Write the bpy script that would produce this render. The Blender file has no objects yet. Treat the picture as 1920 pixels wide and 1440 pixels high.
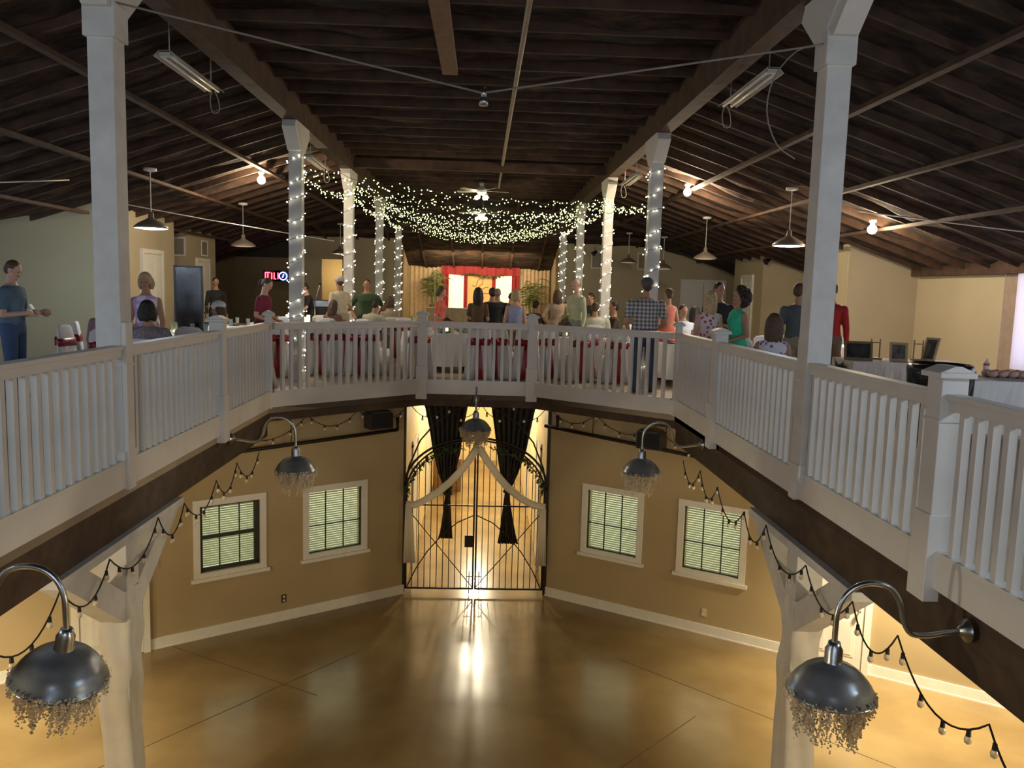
import bpy, math, random
from mathutils import Vector, Matrix, noise
from mathutils.geometry import tessellate_polygon
random.seed(7)
C = bpy.context.scene.collection
PI = math.pi
ST = 3.45                      # upper floor level above the lower floor

# ---------------------------------------------------------------- camera
cam_data = bpy.data.cameras.new('camera'); cam = bpy.data.objects.new('camera', cam_data); C.objects.link(cam)
cam_data.sensor_fit = 'HORIZONTAL'; cam_data.sensor_width = 36; cam_data.lens = 36*1531/1920
cam_data.clip_start = .05; cam_data.clip_end = 200
pitch, roll, yaw = math.radians(6.549), math.radians(1.613), math.radians(2.102)
cam.matrix_world = Matrix.Translation((0, 0, ST+1.456)) @ Matrix.Rotation(-yaw, 4, 'Z') @ Matrix.Rotation(PI/2-pitch, 4, 'X') @ Matrix.Rotation(roll, 4, 'Z')
bpy.context.scene.camera = cam
vs = bpy.context.scene.view_settings
vs.view_transform = 'Standard'; vs.look = 'None'; vs.gamma = 1; vs.exposure = 0.4; vs.use_curve_mapping = False

# ---------------------------------------------------------------- world and lights
world = bpy.data.worlds.new('world'); bpy.context.scene.world = world; world.use_nodes = True
world.node_tree.nodes['Background'].inputs[0].default_value = (.55, .7, 1, 1)
world.node_tree.nodes['Background'].inputs[1].default_value = .3

def light(kind, loc, energy, color, size=.1, rot=(0, 0, 0), sy=None, spot=None, name='lamp_light'):
    d = bpy.data.lights.new(name, kind); d.energy = energy; d.color = color
    if kind == 'AREA':
        d.size = size
        if sy: d.shape = 'RECTANGLE'; d.size_y = sy
    else:
        d.shadow_soft_size = size
    if spot: d.spot_size = math.radians(spot[0]); d.spot_blend = spot[1]
    o = bpy.data.objects.new(name, d); C.objects.link(o); o.location = loc; o.rotation_euler = rot
    return o
COOL = (.62, .78, 1.0); WARM = (1.0, .70, .36); GOLD = (1.0, .76, .44)
# daylight through the windows behind the camera and on the east; the unseen west one is added for cool light
light('AREA', (-.6, -6.9, ST+1.5), 110, (.8, .87, 1.0), 9, (PI/2, 0, 0), 1.7, name='daylight_south_windows')
light('AREA', (-9.8, 6.5, ST+1.1), 25, COOL, 7, (PI/2, 0, -PI/2), 1.1, name='added_west_daylight')
light('AREA', (8.5, 7.5, ST+1.2), 25, (.85, .88, 1), 6, (PI/2, 0, PI/2), 1.2, name='daylight_east_windows')
# ceiling floods
for p, e in (((-4.31, 16.0, ST+3.3), 120), ((3.91, 16.0, ST+3.36), 190), ((6.41, 13.45, ST+2.53), 90)):
    light('POINT', p, e, (1, .80, .54), .06, name='flood_light')
# cool pendants: the two lit ones in view and the next ones of the same rows beside the camera; the last is an added light behind it, without a fixture
for p, e in (((-5.38, 13.53, ST+2.22), 60), ((5.01, 13.53, ST+2.24), 60), ((-5.38, 2.6, ST+2.24), 120), ((5.01, 2.6, ST+2.24), 130), ((-.3, -3.0, ST+3.2), 90)):
    light('POINT', p, e, (.76, .86, 1), .1, name='pendant_light')
# lower floor: lamps under the balcony and in the corridor
LOW = (1.0, .86, .58)
light('SPOT', (5.3, 9.0, 3.08), 880, LOW, .12, spot=(118, .9), name='under_balcony_light')
light('SPOT', (-5.6, 7.5, 3.08), 760, LOW, .12, spot=(118, .9), name='under_balcony_light')
light('POINT', (5.3, 9.0, 3.02), 60, LOW, .12, name='under_balcony_light')
light('POINT', (-5.6, 7.5, 3.02), 45, LOW, .12, name='under_balcony_light')
light('POINT', (5.2, 2.6, 2.6), 260, LOW, .12, name='under_balcony_light')
light('POINT', (-5.2, 2.2, 2.6), 260, LOW, .12, name='under_balcony_light')
light('POINT', (-.06, 16.5, 3.0), 165, (1, .89, .62), .08, name='corridor_light')
light('POINT', (-.06, 20.8, 3.0), 230, (1, .89, .62), .08, name='corridor_light')
# stage
light('AREA', (-.3, 28.9, ST+2.4), 60, (1, .74, .42), 3.5, (math.radians(75), 0, 0), .5, name='stage_light')
light('POINT', (-5.2, 29.2, ST+1.9), 40, (1, .72, .34), .1, name='niche_light')

# ---------------------------------------------------------------- materials
MATS = {}
def mat(name, col, rough=.6, metal=0, noise_amt=.12, scale=8, bump=.0, emis=None, es=0, alpha=None, trans=0, sub=None, spec=.5):
    if name in MATS: return MATS[name]
    m = bpy.data.materials.new(name); m.use_nodes = True; nt = m.node_tree; b = nt.nodes['Principled BSDF']
    tc = nt.nodes.new('ShaderNodeTexCoord'); n = nt.nodes.new('ShaderNodeTexNoise'); n.inputs['Scale'].default_value = scale; n.inputs['Detail'].default_value = 5
    nt.links.new(tc.outputs['Object'], n.inputs['Vector'])
    r = nt.nodes.new('ShaderNodeValToRGB'); e = r.color_ramp.elements
    lo = [c*(1-noise_amt) for c in col]; hi = [min(1, c*(1+noise_amt)) for c in col]
    e[0].position = .3; e[0].color = (*lo, 1); e[1].position = .7; e[1].color = (*hi, 1)
    nt.links.new(n.outputs['Fac'], r.inputs['Fac']); nt.links.new(r.outputs['Color'], b.inputs['Base Color'])
    b.inputs['Roughness'].default_value = rough; b.inputs['Metallic'].default_value = metal
    b.inputs['Specular IOR Level'].default_value = spec
    if bump:
        bp = nt.nodes.new('ShaderNodeBump'); bp.inputs['Strength'].default_value = bump; bp.inputs['Distance'].default_value = .02
        nt.links.new(n.outputs['Fac'], bp.inputs['Height']); nt.links.new(bp.outputs['Normal'], b.inputs['Normal'])
    if emis: b.inputs['Emission Color'].default_value = (*emis, 1); b.inputs['Emission Strength'].default_value = es
    if trans: b.inputs['Transmission Weight'].default_value = trans
    if alpha is not None: b.inputs['Alpha'].default_value = alpha
    MATS[name] = m
    return m
def sheer(name, col, t=.5):
    m = bpy.data.materials.new(name); m.use_nodes = True; nt = m.node_tree; b = nt.nodes['Principled BSDF']; out = nt.nodes['Material Output']
    b.inputs['Base Color'].default_value = (*col, 1); b.inputs['Roughness'].default_value = .8
    tr = nt.nodes.new('ShaderNodeBsdfTranslucent'); tr.inputs[0].default_value = (*col, 1)
    mx = nt.nodes.new('ShaderNodeMixShader'); mx.inputs[0].default_value = t
    nt.links.new(b.outputs[0], mx.inputs[1]); nt.links.new(tr.outputs[0], mx.inputs[2]); nt.links.new(mx.outputs[0], out.inputs[0])
    MATS[name] = m; return m
def glow(name, col, s):
    m = bpy.data.materials.new(name); m.use_nodes = True; nt = m.node_tree; b = nt.nodes['Principled BSDF']
    b.inputs['Base Color'].default_value = (*col, 1); b.inputs['Emission Color'].default_value = (*col, 1); b.inputs['Emission Strength'].default_value = s
    MATS[name] = m; return m

WHITE = mat('painted_white_wood', (.66, .63, .58), .5, bump=.05, noise_amt=.05, scale=3)
PILLARW = mat('old_white_paint', (.60, .58, .54), .6, bump=.25, noise_amt=.10, scale=5)
TRIM = mat('white_trim', (.72, .69, .62), .45, noise_amt=.04)
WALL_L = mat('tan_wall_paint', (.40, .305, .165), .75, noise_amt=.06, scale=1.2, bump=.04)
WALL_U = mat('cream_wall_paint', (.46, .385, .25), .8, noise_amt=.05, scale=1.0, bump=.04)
DARKWOOD = mat('dark_brown_beam', (.065, .038, .02), .75, noise_amt=.35, scale=6, bump=.3)
ROOFWOOD = mat('brown_roof_timber', (.06, .029, .015), .8, noise_amt=.4, scale=5, bump=.3)
CORRW = mat('corridor_paint', (.66, .53, .29), .7, noise_amt=.04, scale=1)
UPFLOOR = mat('upper_floor_vinyl', (.46, .36, .25), .45, noise_amt=.10, scale=2)
IRON = mat('wrought_iron', (.035, .024, .016), .5, metal=.6, noise_amt=.3, scale=30)
GALV = mat('galvanised_steel', (.42, .44, .46), .28, metal=1, noise_amt=.25, scale=9)
SHADE = mat('grey_enamel_shade', (.24, .26, .28), .3, metal=.55, noise_amt=.35, scale=5)
BEAD = mat('dried_flower_fringe', (.62, .52, .36), .6, noise_amt=.4, scale=40)
BLACK = mat('black_plastic', (.012, .012, .013), .3, noise_amt=.2)
CORD = mat('dark_cord', (.02, .018, .012), .7)
BULBGLASS = mat('clear_bulb_glass', (.95, .88, .72), .06, trans=.6, noise_amt=.02)
VELVET = mat('black_velvet_drape', (.036, .028, .018), .85, noise_amt=.3, scale=12)
WALL_A = mat('shade_darkened_wall', (.27, .25, .165), .8, noise_amt=.05, scale=1)  # front wall of the west room, its dimness put into a darker colour
SWAG = sheer('white_sheer_cloth', (.80, .74, .62), .35)
LEAF = mat('dark_green_leaf', (.045, .065, .02), .5, noise_amt=.4, scale=20)
CLOTH = mat('white_tablecloth', (.80, .78, .76), .85, noise_amt=.04, scale=4)
COVER = mat('white_chair_cover', (.76, .74, .74), .8, noise_amt=.05, scale=4)
SASH = mat('burgundy_satin_sash', (.27, .012, .018), .35, noise_amt=.25, scale=12)
DARKWIN = mat('dark_green_window_sash', (.018, .024, .014), .4)
BLIND = sheer('cream_blind_slat', (.66, .68, .52), .3)
ROOMGLOW = glow('lit_room_behind', (.93, 1.0, .72), .75)  # glowing sheet that stands in for the lit room behind the blinds
WRAP = mat('white_wrapping_fabric', (.66, .62, .55), .9, noise_amt=.06, scale=6, bump=.1)
CHROME = mat('polished_metal', (.7, .7, .68), .15, metal=1, noise_amt=.05)
ALUM = mat('aluminium_conduit', (.55, .53, .5), .4, metal=.8)
TUBE = mat('unlit_fluorescent_tube', (.72, .70, .62), .3)
OLIVE = mat('olive_bar_wall', (.22, .17, .09), .8)
DARKBAND = mat('dark_ceiling_band', (.03, .022, .015), .8)
FAIRY = glow('fairy_bulb_white', (1, .93, .74), 16)
FAIRYG = glow('fairy_bulb_green_gold', (.95, 1.0, .38), 7)

def floor_mat():
    m = bpy.data.materials.new('polished_tan_concrete'); m.use_nodes = True; nt = m.node_tree; b = nt.nodes['Principled BSDF']
    tc = nt.nodes.new('ShaderNodeTexCoord')
    n = nt.nodes.new('ShaderNodeTexNoise'); n.inputs['Scale'].default_value = .9; n.inputs['Detail'].default_value = 4; n.inputs['Roughness'].default_value = .5
    nt.links.new(tc.outputs['Object'], n.inputs['Vector'])
    r = nt.nodes.new('ShaderNodeValToRGB'); e = r.color_ramp.elements
    e[0].position = .3; e[0].color = (.19, .125, .052, 1); e[1].position = .72; e[1].color = (.31, .22, .10, 1)
    nt.links.new(n.outputs['Fac'], r.inputs['Fac']); nt.links.new(r.outputs['Color'], b.inputs['Base Color'])
    b.inputs['Roughness'].default_value = .21; b.inputs['Specular IOR Level'].default_value = .42
    return m
FLOORM = floor_mat()
def roof_mat():
    m = bpy.data.materials.new('rough_roof_insulation'); m.use_nodes = True; nt = m.node_tree; b = nt.nodes['Principled BSDF']
    tc = nt.nodes.new('ShaderNodeTexCoord'); mp = nt.nodes.new('ShaderNodeMapping'); mp.inputs['Scale'].default_value = (1, 2.2, 1)
    n = nt.nodes.new('ShaderNodeTexNoise'); n.inputs['Scale'].default_value = 2.2; n.inputs['Detail'].default_value = 9; n.inputs['Roughness'].default_value = .65
    nt.links.new(tc.outputs['Object'], mp.inputs[0]); nt.links.new(mp.outputs[0], n.inputs['Vector'])
    r = nt.nodes.new('ShaderNodeValToRGB'); e = r.color_ramp.elements
    e[0].position = .42; e[0].color = (.006, .0035, .002, 1); e[1].position = .62; e[1].color = (.07, .036, .02, 1)
    nt.links.new(n.outputs['Fac'], r.inputs['Fac']); nt.links.new(r.outputs['Color'], b.inputs['Base Color']); b.inputs['Roughness'].default_value = .95
    bp = nt.nodes.new('ShaderNodeBump'); bp.inputs['Strength'].default_value = .8; bp.inputs['Distance'].default_value = .08
    nt.links.new(n.outputs['Fac'], bp.inputs['Height']); nt.links.new(bp.outputs['Normal'], b.inputs['Normal'])
    return m
ROOFM = roof_mat()

# ---------------------------------------------------------------- mesh builder
def sm(P, k=5):                    # smooth curve through the points
    P = [Vector(p) for p in P]; out = []
    for i in range(len(P)-1):
        a, b, c, d = P[max(i-1, 0)], P[i], P[i+1], P[min(i+2, len(P)-1)]
        for j in range(k): t = j/k; out.append(.5*((2*b)+(c-a)*t+(2*a-5*b+4*c-d)*t*t+(3*b-a-3*c+d)*t**3))
    return out+[P[-1]]
class MB:
    def __init__(s): s.v = []; s.f = []; s.M = None
    def add(s, vs, fs):
        o = len(s.v)
        if s.M is not None: vs = [s.M @ Vector(p) for p in vs]
        s.v += [tuple(p) for p in vs]; s.f += [tuple(i+o for i in f) for f in fs]
        return s
    def box(s, x0, x1, y0, y1, z0, z1):
        return s.add([(x0, y0, z0), (x1, y0, z0), (x1, y1, z0), (x0, y1, z0), (x0, y0, z1), (x1, y0, z1), (x1, y1, z1), (x0, y1, z1)],
              [(0, 3, 2, 1), (4, 5, 6, 7), (0, 1, 5, 4), (1, 2, 6, 5), (2, 3, 7, 6), (3, 0, 4, 7)])
    def cbox(s, c, d): return s.box(c[0]-d[0]/2, c[0]+d[0]/2, c[1]-d[1]/2, c[1]+d[1]/2, c[2]-d[2]/2, c[2]+d[2]/2)
    def bar(s, p, q, w, h=None):      # box beam from p to q
        h = h or w; p = Vector(p); q = Vector(q); d = q-p; L = d.length; d.normalize()
        up = Vector((0, 0, 1)) if abs(d.z) < .95 else Vector((0, 1, 0)); sx = d.cross(up).normalized(); u = sx.cross(d)
        vs = [b+sx*(w/2*a)+u*(h/2*c) for b in (p, q) for a, c in ((-1, -1), (1, -1), (1, 1), (-1, 1))]
        return s.add(vs, [(3, 2, 1, 0), (4, 5, 6, 7), (0, 1, 5, 4), (1, 2, 6, 5), (2, 3, 7, 6), (3, 0, 4, 7)])
    def loft(s, rings, cap=True, closed=True):
        n = len(rings[0]); vs = [p for r in rings for p in r]; fs = []
        m = n if closed else n-1
        for i in range(len(rings)-1):
            for j in range(m):
                a = i*n+j; b = i*n+(j+1) % n; fs.append((a, b, b+n, a+n))
        if cap and closed: fs.append(tuple(range(n-1, -1, -1))); fs.append(tuple((len(rings)-1)*n+j for j in range(n)))
        return s.add(vs, fs)
    def tube(s, pts, r, n=8, flat=1.0):
        pts = [Vector(p) for p in pts]; rings = []; prev = None
        for i, p in enumerate(pts):
            d = (pts[min(i+1, len(pts)-1)]-pts[max(i-1, 0)]).normalized()
            if prev is None:
                up = Vector((0, 0, 1)) if abs(d.z) < .9 else Vector((0, 1, 0)); a = d.cross(up).normalized()
            else: a = (prev-d*prev.dot(d)).normalized()
            prev = a; b = d.cross(a); rr = r[i] if isinstance(r, (list, tuple)) else r
            rings.append([p+(a*math.cos(t*2*PI/n)+b*(flat*math.sin(t*2*PI/n)))*rr for t in range(n)])
        return s.loft(rings)
    def lathe(s, prof, n=24, c=(0, 0, 0), cap=False):
        return s.loft([[(c[0]+r*math.cos(2*PI*j/n), c[1]+r*math.sin(2*PI*j/n), c[2]+z) for j in range(n)] for r, z in prof], cap=cap)
    def ball(s, c, r, nu=10, nv=7):
        if not isinstance(r, (tuple, list)): r = (r, r, r)
        rings = []
        for i in range(nv+1):
            a = -PI/2+PI*(i*.94/nv+.03)
            rings.append([(c[0]+r[0]*math.cos(a)*math.cos(2*PI*j/nu), c[1]+r[1]*math.cos(a)*math.sin(2*PI*j/nu), c[2]+r[2]*math.sin(a)) for j in range(nu)])
        return s.loft(rings)
    def cap(s, p0, p1, r0, r1, n=10):   # tapered limb with round ends
        s.tube([Vector(p0), (Vector(p0)+Vector(p1))/2, Vector(p1)], [r0, (r0+r1)/2, r1], n); s.ball(p0, r0*1.0, n, 6); s.ball(p1, r1*1.0, n, 6); return s
    def prism(s, pts, axis, a, b):      # 2D outline pushed along an axis ('x': pts are y,z ; 'y': x,z ; 'z': x,y)
        def P(p, t): return {'x': (t, p[0], p[1]), 'y': (p[0], t, p[1]), 'z': (p[0], p[1], t)}[axis]
        n = len(pts)
        return s.add([P(p, a) for p in pts]+[P(p, b) for p in pts], [tuple(range(n)), tuple(range(2*n-1, n-1, -1))]+[(i, i+n, (i+1) % n+n, (i+1) % n) for i in range(n)])
    def mesh(s, name, m, smooth=False):
        me = bpy.data.meshes.new(name); me.from_pydata(s.v, [], s.f); me.update()
        for mm in (m if isinstance(m, (list, tuple)) else [m]): me.materials.append(mm)
        if smooth: me.polygons.foreach_set('use_smooth', [True]*len(me.polygons))
        return me
    def build(s, name, m, parent=None, smooth=False, bevel=0):
        o = bpy.data.objects.new(name, s.mesh(name, m, smooth)); C.objects.link(o)
        if parent: o.parent = parent
        if bevel: b = o.modifiers.new('bevel', 'BEVEL'); b.width = bevel; b.segments = 2; b.limit_method = 'ANGLE'
        return o
def tag(o, label, cat, group=None, kind=None):
    if label: o['label'] = label
    if cat: o['category'] = cat
    if group: o['group'] = group
    if kind: o['kind'] = kind
    return o
def thing(name, label, cat, loc=(0, 0, 0), rz=0, group=None):
    o = bpy.data.objects.new(name, None); C.objects.link(o); o.location = loc; o.rotation_euler = (0, 0, rz); o.empty_display_size = .1
    return tag(o, label, cat, group)
def struct(o, label=None):
    o['kind'] = 'structure'
    if label: o['label'] = label
    return o
def structempty(name, loc=(0, 0, 0), rz=0, label=None):
    o = bpy.data.objects.new(name, None); C.objects.link(o); o.location = loc; o.rotation_euler = (0, 0, rz); o.empty_display_size = .1
    return struct(o, label)
def part(name, me, parent, loc=(0, 0, 0), rot=None, scale=None):
    o = bpy.data.objects.new(name, me); C.objects.link(o); o.parent = parent; o.location = loc
    if rot: o.rotation_euler = rot
    if scale: o.scale = scale
    return o
def dup(root, loc, rz=0, label=None, group=None, scale=None):
    r = root.copy(); C.objects.link(r); r.location = loc; r.rotation_euler = (0, 0, rz)
    if scale: r.scale = scale
    if label: r['label'] = label
    if group: r['group'] = group
    for ch in list(root.children):
        c = ch.copy(); C.objects.link(c); c.parent = r
        for g in ch.children:
            d = g.copy(); C.objects.link(d); d.parent = c
    return r
def wallbox(mb, L, H, t, holes, z0=0):   # local wall: x 0..L, y 0..t (0 is the room face), holes (x0,x1,z0,z1)
    xs = sorted({0, L, *[h[0] for h in holes], *[h[1] for h in holes]}); zs = sorted({z0, H, *[h[2] for h in holes], *[h[3] for h in holes]})
    for i in range(len(xs)-1):
        for j in range(len(zs)-1):
            cx = (xs[i]+xs[i+1])/2; cz = (zs[j]+zs[j+1])/2
            if any(h[0] < cx < h[1] and h[2] < cz < h[3] for h in holes): continue
            mb.box(xs[i], xs[i+1], 0, t, zs[j], zs[j+1])

# ================================================================ SHELL
def deck(x, y): return ST+min(4.25, 4.25-.33*(abs(x+.14)-2.69), 3.15-.27*(y-28))
LW = ((-7.69, 8.27), math.radians(34.63)); RW = ((1.07, 12.78), math.radians(-33.12))
mb = MB(); mb.box(-8.3, 8.3, -6, 30, -.2, 0)
fl = struct(mb.build('floor', FLOORM))
mb = MB()
for p, q in (((-8, 2.6), (-1.6, 10.6)), ((7.9, 4.6), (1.9, 10.5)), ((-1.9, 9.4), (-8, 13)), ((2.6, 9.0), (1.2, 7.6))):
    mb.bar((*p, .0015), (*q, .0015), .008, .003)
mb.build('control_joint', mat('dark_joint', (.12, .075, .03), .5), fl)
def lowerwall(name, W, L, holes):
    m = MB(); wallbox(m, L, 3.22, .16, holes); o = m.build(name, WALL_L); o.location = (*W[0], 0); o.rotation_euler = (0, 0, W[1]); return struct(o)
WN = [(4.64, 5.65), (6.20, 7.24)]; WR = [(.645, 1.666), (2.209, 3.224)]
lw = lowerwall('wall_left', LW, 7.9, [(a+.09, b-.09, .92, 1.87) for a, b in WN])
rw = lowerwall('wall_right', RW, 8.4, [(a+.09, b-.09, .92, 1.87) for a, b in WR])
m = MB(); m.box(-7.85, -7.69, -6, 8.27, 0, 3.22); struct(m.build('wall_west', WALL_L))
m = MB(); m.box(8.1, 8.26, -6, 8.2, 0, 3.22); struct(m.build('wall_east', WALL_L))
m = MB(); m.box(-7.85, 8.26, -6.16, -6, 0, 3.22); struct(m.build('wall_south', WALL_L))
# baseboards
for nm, W, segs in (('baseboard_left', LW, ((0, 3.13), (4.07, 7.9))), ('baseboard_right', RW, ((0, 3.94), (4.90, 8.4)))):
    m = MB()
    for a, b in segs: m.box(a, b, -.018, 0, 0, .15); m.box(a, b, -.026, 0, 0, .02)
    o = m.build(nm, TRIM); o.location = (*W[0], 0); o.rotation_euler = (0, 0, W[1]); struct(o)
# corridor behind the gate
m = MB(); m.box(-1.35, -1.19, 12.87, 23.2, 0, 3.22); struct(m.build('wall_corridor_left', CORRW))
m = MB(); m.box(1.07, 1.23, 12.87, 23.2, 0, 3.22); struct(m.build('wall_corridor_right', CORRW))
m = MB(); m.box(-1.35, 1.23, 23.2, 23.35, 0, 3.22); struct(m.build('wall_corridor_end', CORRW))
for k, (x, s) in enumerate(((-1.19, 1), (1.07, -1))):
    m = MB()
    for y0, y1 in ((14.0, 15.1), (17.5, 18.6)):
        for a in (y0, y1): m.box(min(x, x+s*.03), max(x, x+s*.03), a-.05, a+.05, 0, 2.2)
        m.box(min(x, x+s*.03), max(x, x+s*.03), y0-.05, y1+.05, 2.15, 2.26)
        m.box(min(x, x+s*.012), max(x, x+s*.012), y0+.05, y1-.05, 0, 2.15)
    struct(m.build('trim_%d' % (k+1), TRIM))
m = MB(); m.box(.5, .95, 23.15, 23.2, .3, 2.0); struct(m.build('trim_3', TRIM))
# ---- upper floor slab with the octagonal opening
NODES = [(-2.76, 2.4), (-2.76, 4.4), (-2.76, 6.33), (-2.76, 8.6), (-2.76, 10.6), (-.92, 12.38), (.745, 12.34), (2.59, 10.75), (2.59, 8.85), (2.59, 6.42), (2.59, 4.43), (2.59, 2.4)]
HOLE = [NODES[0], *NODES[3:8], NODES[-1], (1.0, .3), (-1.4, .3)]
HOLE = [(-2.76, 2.4), (-2.76, 10.6), (-.92, 12.38), (.745, 12.34), (2.59, 10.75), (2.59, 2.4), (.8, .5), (-1.1, .5)]
outer = [(-10.3, -8), (8.9, -8), (8.9, 33), (-10.3, 33)]
tris = tessellate_polygon([[Vector((*p, 0)) for p in outer], [Vector((*p, 0)) for p in HOLE]])
allp = outer+HOLE
m = MB(); fs = []
for z in (ST, ST-.22):
    m.add([(x, y, z) for x, y in allp], [tuple(t) if z == ST else tuple(t[::-1]) for t in tris])
n = len(outer); h = len(HOLE); N = n+h
fs = [(n+i, n+(i+1) % h, N+n+(i+1) % h, N+n+i) for i in range(h)]+[(i, (i+1) % n, N+(i+1) % n, N+i) for i in range(n)]
m.f += fs
slab = struct(m.build('floor_upper', [UPFLOOR, mat('soffit_paint', (.30, .22, .13), .8)]))
for p in slab.data.polygons:
    if p.center.z < ST-.2: p.material_index = 1
# ---- edge: white fascia and brown beam along the opening
cen = Vector((-.1, 6.4))
def edge_run(p, q, deep, name, k):
    p = Vector(p); q = Vector(q); d = (q-p).normalized(); nrm = Vector((-d.y, d.x))
    if nrm.dot((p+q)/2-cen) < 0: nrm = -nrm
    L = (q-p).length; rz = math.atan2(d.y, d.x); s = 1 if nrm.dot(Vector((-d.y, d.x))) > 0 else -1
    def place(m, nm, mt):
        o = m.build(nm, mt); o.location = (*p, ST); o.rotation_euler = (0, 0, rz); return struct(o)
    def Y(a, b): return (a, b) if s > 0 else (-b, -a)
    m = MB(); m.box(-.01, L+.01, *Y(-.035, .015), -.14, .05); place(m, 'trim_%d' % k, WHITE)
    m = MB(); m.box(-.05, L+.05, *Y(.0, .24), -.33, -.13)
    if deep: m.box(-.05, L+.05, *Y(.035, .24), -.53, -.332)
    place(m, 'beam', DARKWOOD)
for k, (a, b, deep) in enumerate(((0, 1, 1), (1, 2, 0), (2, 3, 0), (3, 4, 0), (4, 5, 1), (5, 6, 1), (6, 7, 1), (7, 0, 1))):
    edge_run(HOLE[a], HOLE[b], deep, 'x', k+4)
# ---- roof deck
m = MB(); xs = sorted(set([-10.4+i*.25 for i in range(80)]+[-2.83, 2.55, 8.95])); xs = [x for x in xs if x <= 8.95]; ys = [-8.2+i*.25 for i in range(167)]
m.add([(x, y, deck(x, y)-.06-.12*max(0, noise.noise((x*1.1, y*2.3, 0))+.15)) for y in ys for x in xs], [(j*len(xs)+i, (j+1)*len(xs)+i, (j+1)*len(xs)+i+1, j*len(xs)+i+1) for j in range(len(ys)-1) for i in range(len(xs)-1)])
roof = struct(m.build('ceiling', ROOFM))
def joist(y, w=.045, hgt=.19):
    m = MB(); X = [-10.3, -6, -2.83, 2.55, 5.5, 8.9]
    rings = []
    for x in X:
        z = deck(x, y); rings.append([(x, y-w/2, z-hgt), (x, y+w/2, z-hgt), (x, y+w/2, z), (x, y-w/2, z)])
    m.loft(rings); return m.build('joist', ROOFWOOD, roof)
y = 1.16
while y < 23.6: joist(y); y += .745
for y in (25.0, 27.2): joist(y, .06, .14)
for x in [-8.5+i*1.05 for i in range(17)]:        # hip rafters running down to the far wall
    if abs(x+.1) > 7.6: continue
    ys_ = [24.2, 26, 28, 32]; m = MB()
    m.loft([[(x-.03, yy, deck(x, yy)-.15), (x+.03, yy, deck(x, yy)-.15), (x+.03, yy, deck(x, yy)), (x-.03, yy, deck(x, yy))] for yy in ys_]); m.build('hip_rafter', ROOFWOOD, roof)
for x in (-7.1, -5.59, -4.18, 4.05, 5.4, 6.7):      # stiffening battens along the slopes
    m = MB(); m.bar((x, 1, deck(x, 0)-.23), (x, 24, deck(x, 0)-.23), .09, .05); m.build('batten', ROOFWOOD, roof)
m = MB(); m.box(-2.86, 2.56, 17.15, 17.3, ST+3.86, ST+4.05); m.build('cross_beam', ROOFWOOD, roof)
m = MB(); m.box(-.56, -.38, -2, 10.1, ST+3.98, ST+4.05); m.build('plank', mat('bare_plank', (.20, .12, .07), .8), roof)
for nm, x in (('beam_left', -2.83), ('beam_right', 2.54)):
    m = MB(); m.box(x-.1, x+.1, -6, 28, ST+3.78, ST+4.15); struct(m.build('roof_beam', ROOFWOOD))
m = MB(); m.loft([[(8.62, yy, deck(8.7, yy)-.26), (8.8, yy, deck(8.7, yy)-.26), (8.8, yy, deck(8.8, yy)-.02), (8.62, yy, deck(8.7, yy)-.02)] for yy in (-8, 16.4)]); m.build('wall_plate', ROOFWOOD, roof)
# ---- upper walls, each following the roof
def upwall(name, p, q, t, mt=WALL_U, z0=0, top=None, holes=()):
    p = Vector(p); q = Vector(q); d = q-p; L = d.length; d.normalize(); nn = Vector((-d.y, d.x)); m = MB()
    ss = sorted(set([L*i/8 for i in range(9)]+[a for h in holes for a in h[:2]]))
    for a, b in zip(ss[:-1], ss[1:]):
        P = p+d*a; Q = p+d*b; P2 = P+nn*t; Q2 = Q+nn*t
        lo = z0
        segs = [(z0, None)]
        for h0, h1, ha, hb in holes:
            if h0 <= (a+b)/2 <= h1: segs = [(z0, ha), (hb, None)] if ha > z0 else [(hb, None)]
        for (zl, zh) in segs:
            if zh == zl: continue
            tp = [(min(top, deck(*v)-ST) if top else deck(*v)-ST) if zh is None else zh for v in (P, Q, Q2, P2)]
            m.add([(*P, ST+zl), (*Q, ST+zl), (*Q2, ST+zl), (*P2, ST+zl), (*P, ST+tp[0]), (*Q, ST+tp[1]), (*Q2, ST+tp[2]), (*P2, ST+tp[3])],
                  [(0, 3, 2, 1), (4, 5, 6, 7), (0, 1, 5, 4), (1, 2, 6, 5), (2, 3, 7, 6), (3, 0, 4, 7)])
    return struct(m.build(name, mt))
upwall('wall_upper_west', (-10.1, -8), (-10.1, 13.3), .1, holes=((3, 6.5, .5, 1.7), (10, 19, .5, 1.7)))
upwall('wall_upper_east', (8.8, 21.7), (8.8, -8), .1, holes=((8.05, 10.2, .35, 2.07), (11.5, 17.5, .5, 1.9)))
upwall('wall_upper_south', (8.8, -7.5), (-10.1, -7.5), .1, holes=((3, 15.5, .5, 2.4),))
upwall('wall_west_room_front', (-10.1, 13.16), (-6.95, 15.1), .1, WALL_A)
upwall('wall_west_room_side', (-6.98, 15.15), (-6.98, 18.8), .1)
upwall('wall_west_room_back', (-7.08, 18.75), (-10.1, 18.75), .05)
upwall('wall_closet_front', (-10.1, 20.25), (-7.2, 20.25), .1)
upwall('wall_closet_side', (-7.2, 20.35), (-7.2, 22.3), .1)
upwall('wall_closet_back', (-7.3, 22.25), (-10.1, 22.25), .05)
upwall('wall_bar_west', (-10.1, 18.8), (-10.1, 28), .1, OLIVE)
upwall('wall_bar_back', (-10.1, 28), (-6.2, 28), .12, OLIVE, top=2.45)
upwall('wall_bar_dark_band', (-10.1, 27.9), (-6.2, 27.9), .08, DARKBAND, z0=2.33)  # added dark panel standing in for the dark ceiling above the bar
upwall('wall_north_left', (-6.2, 28), (-2.85, 28), .12, holes=((.7, 1.39, 0, 2.32),))
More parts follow.
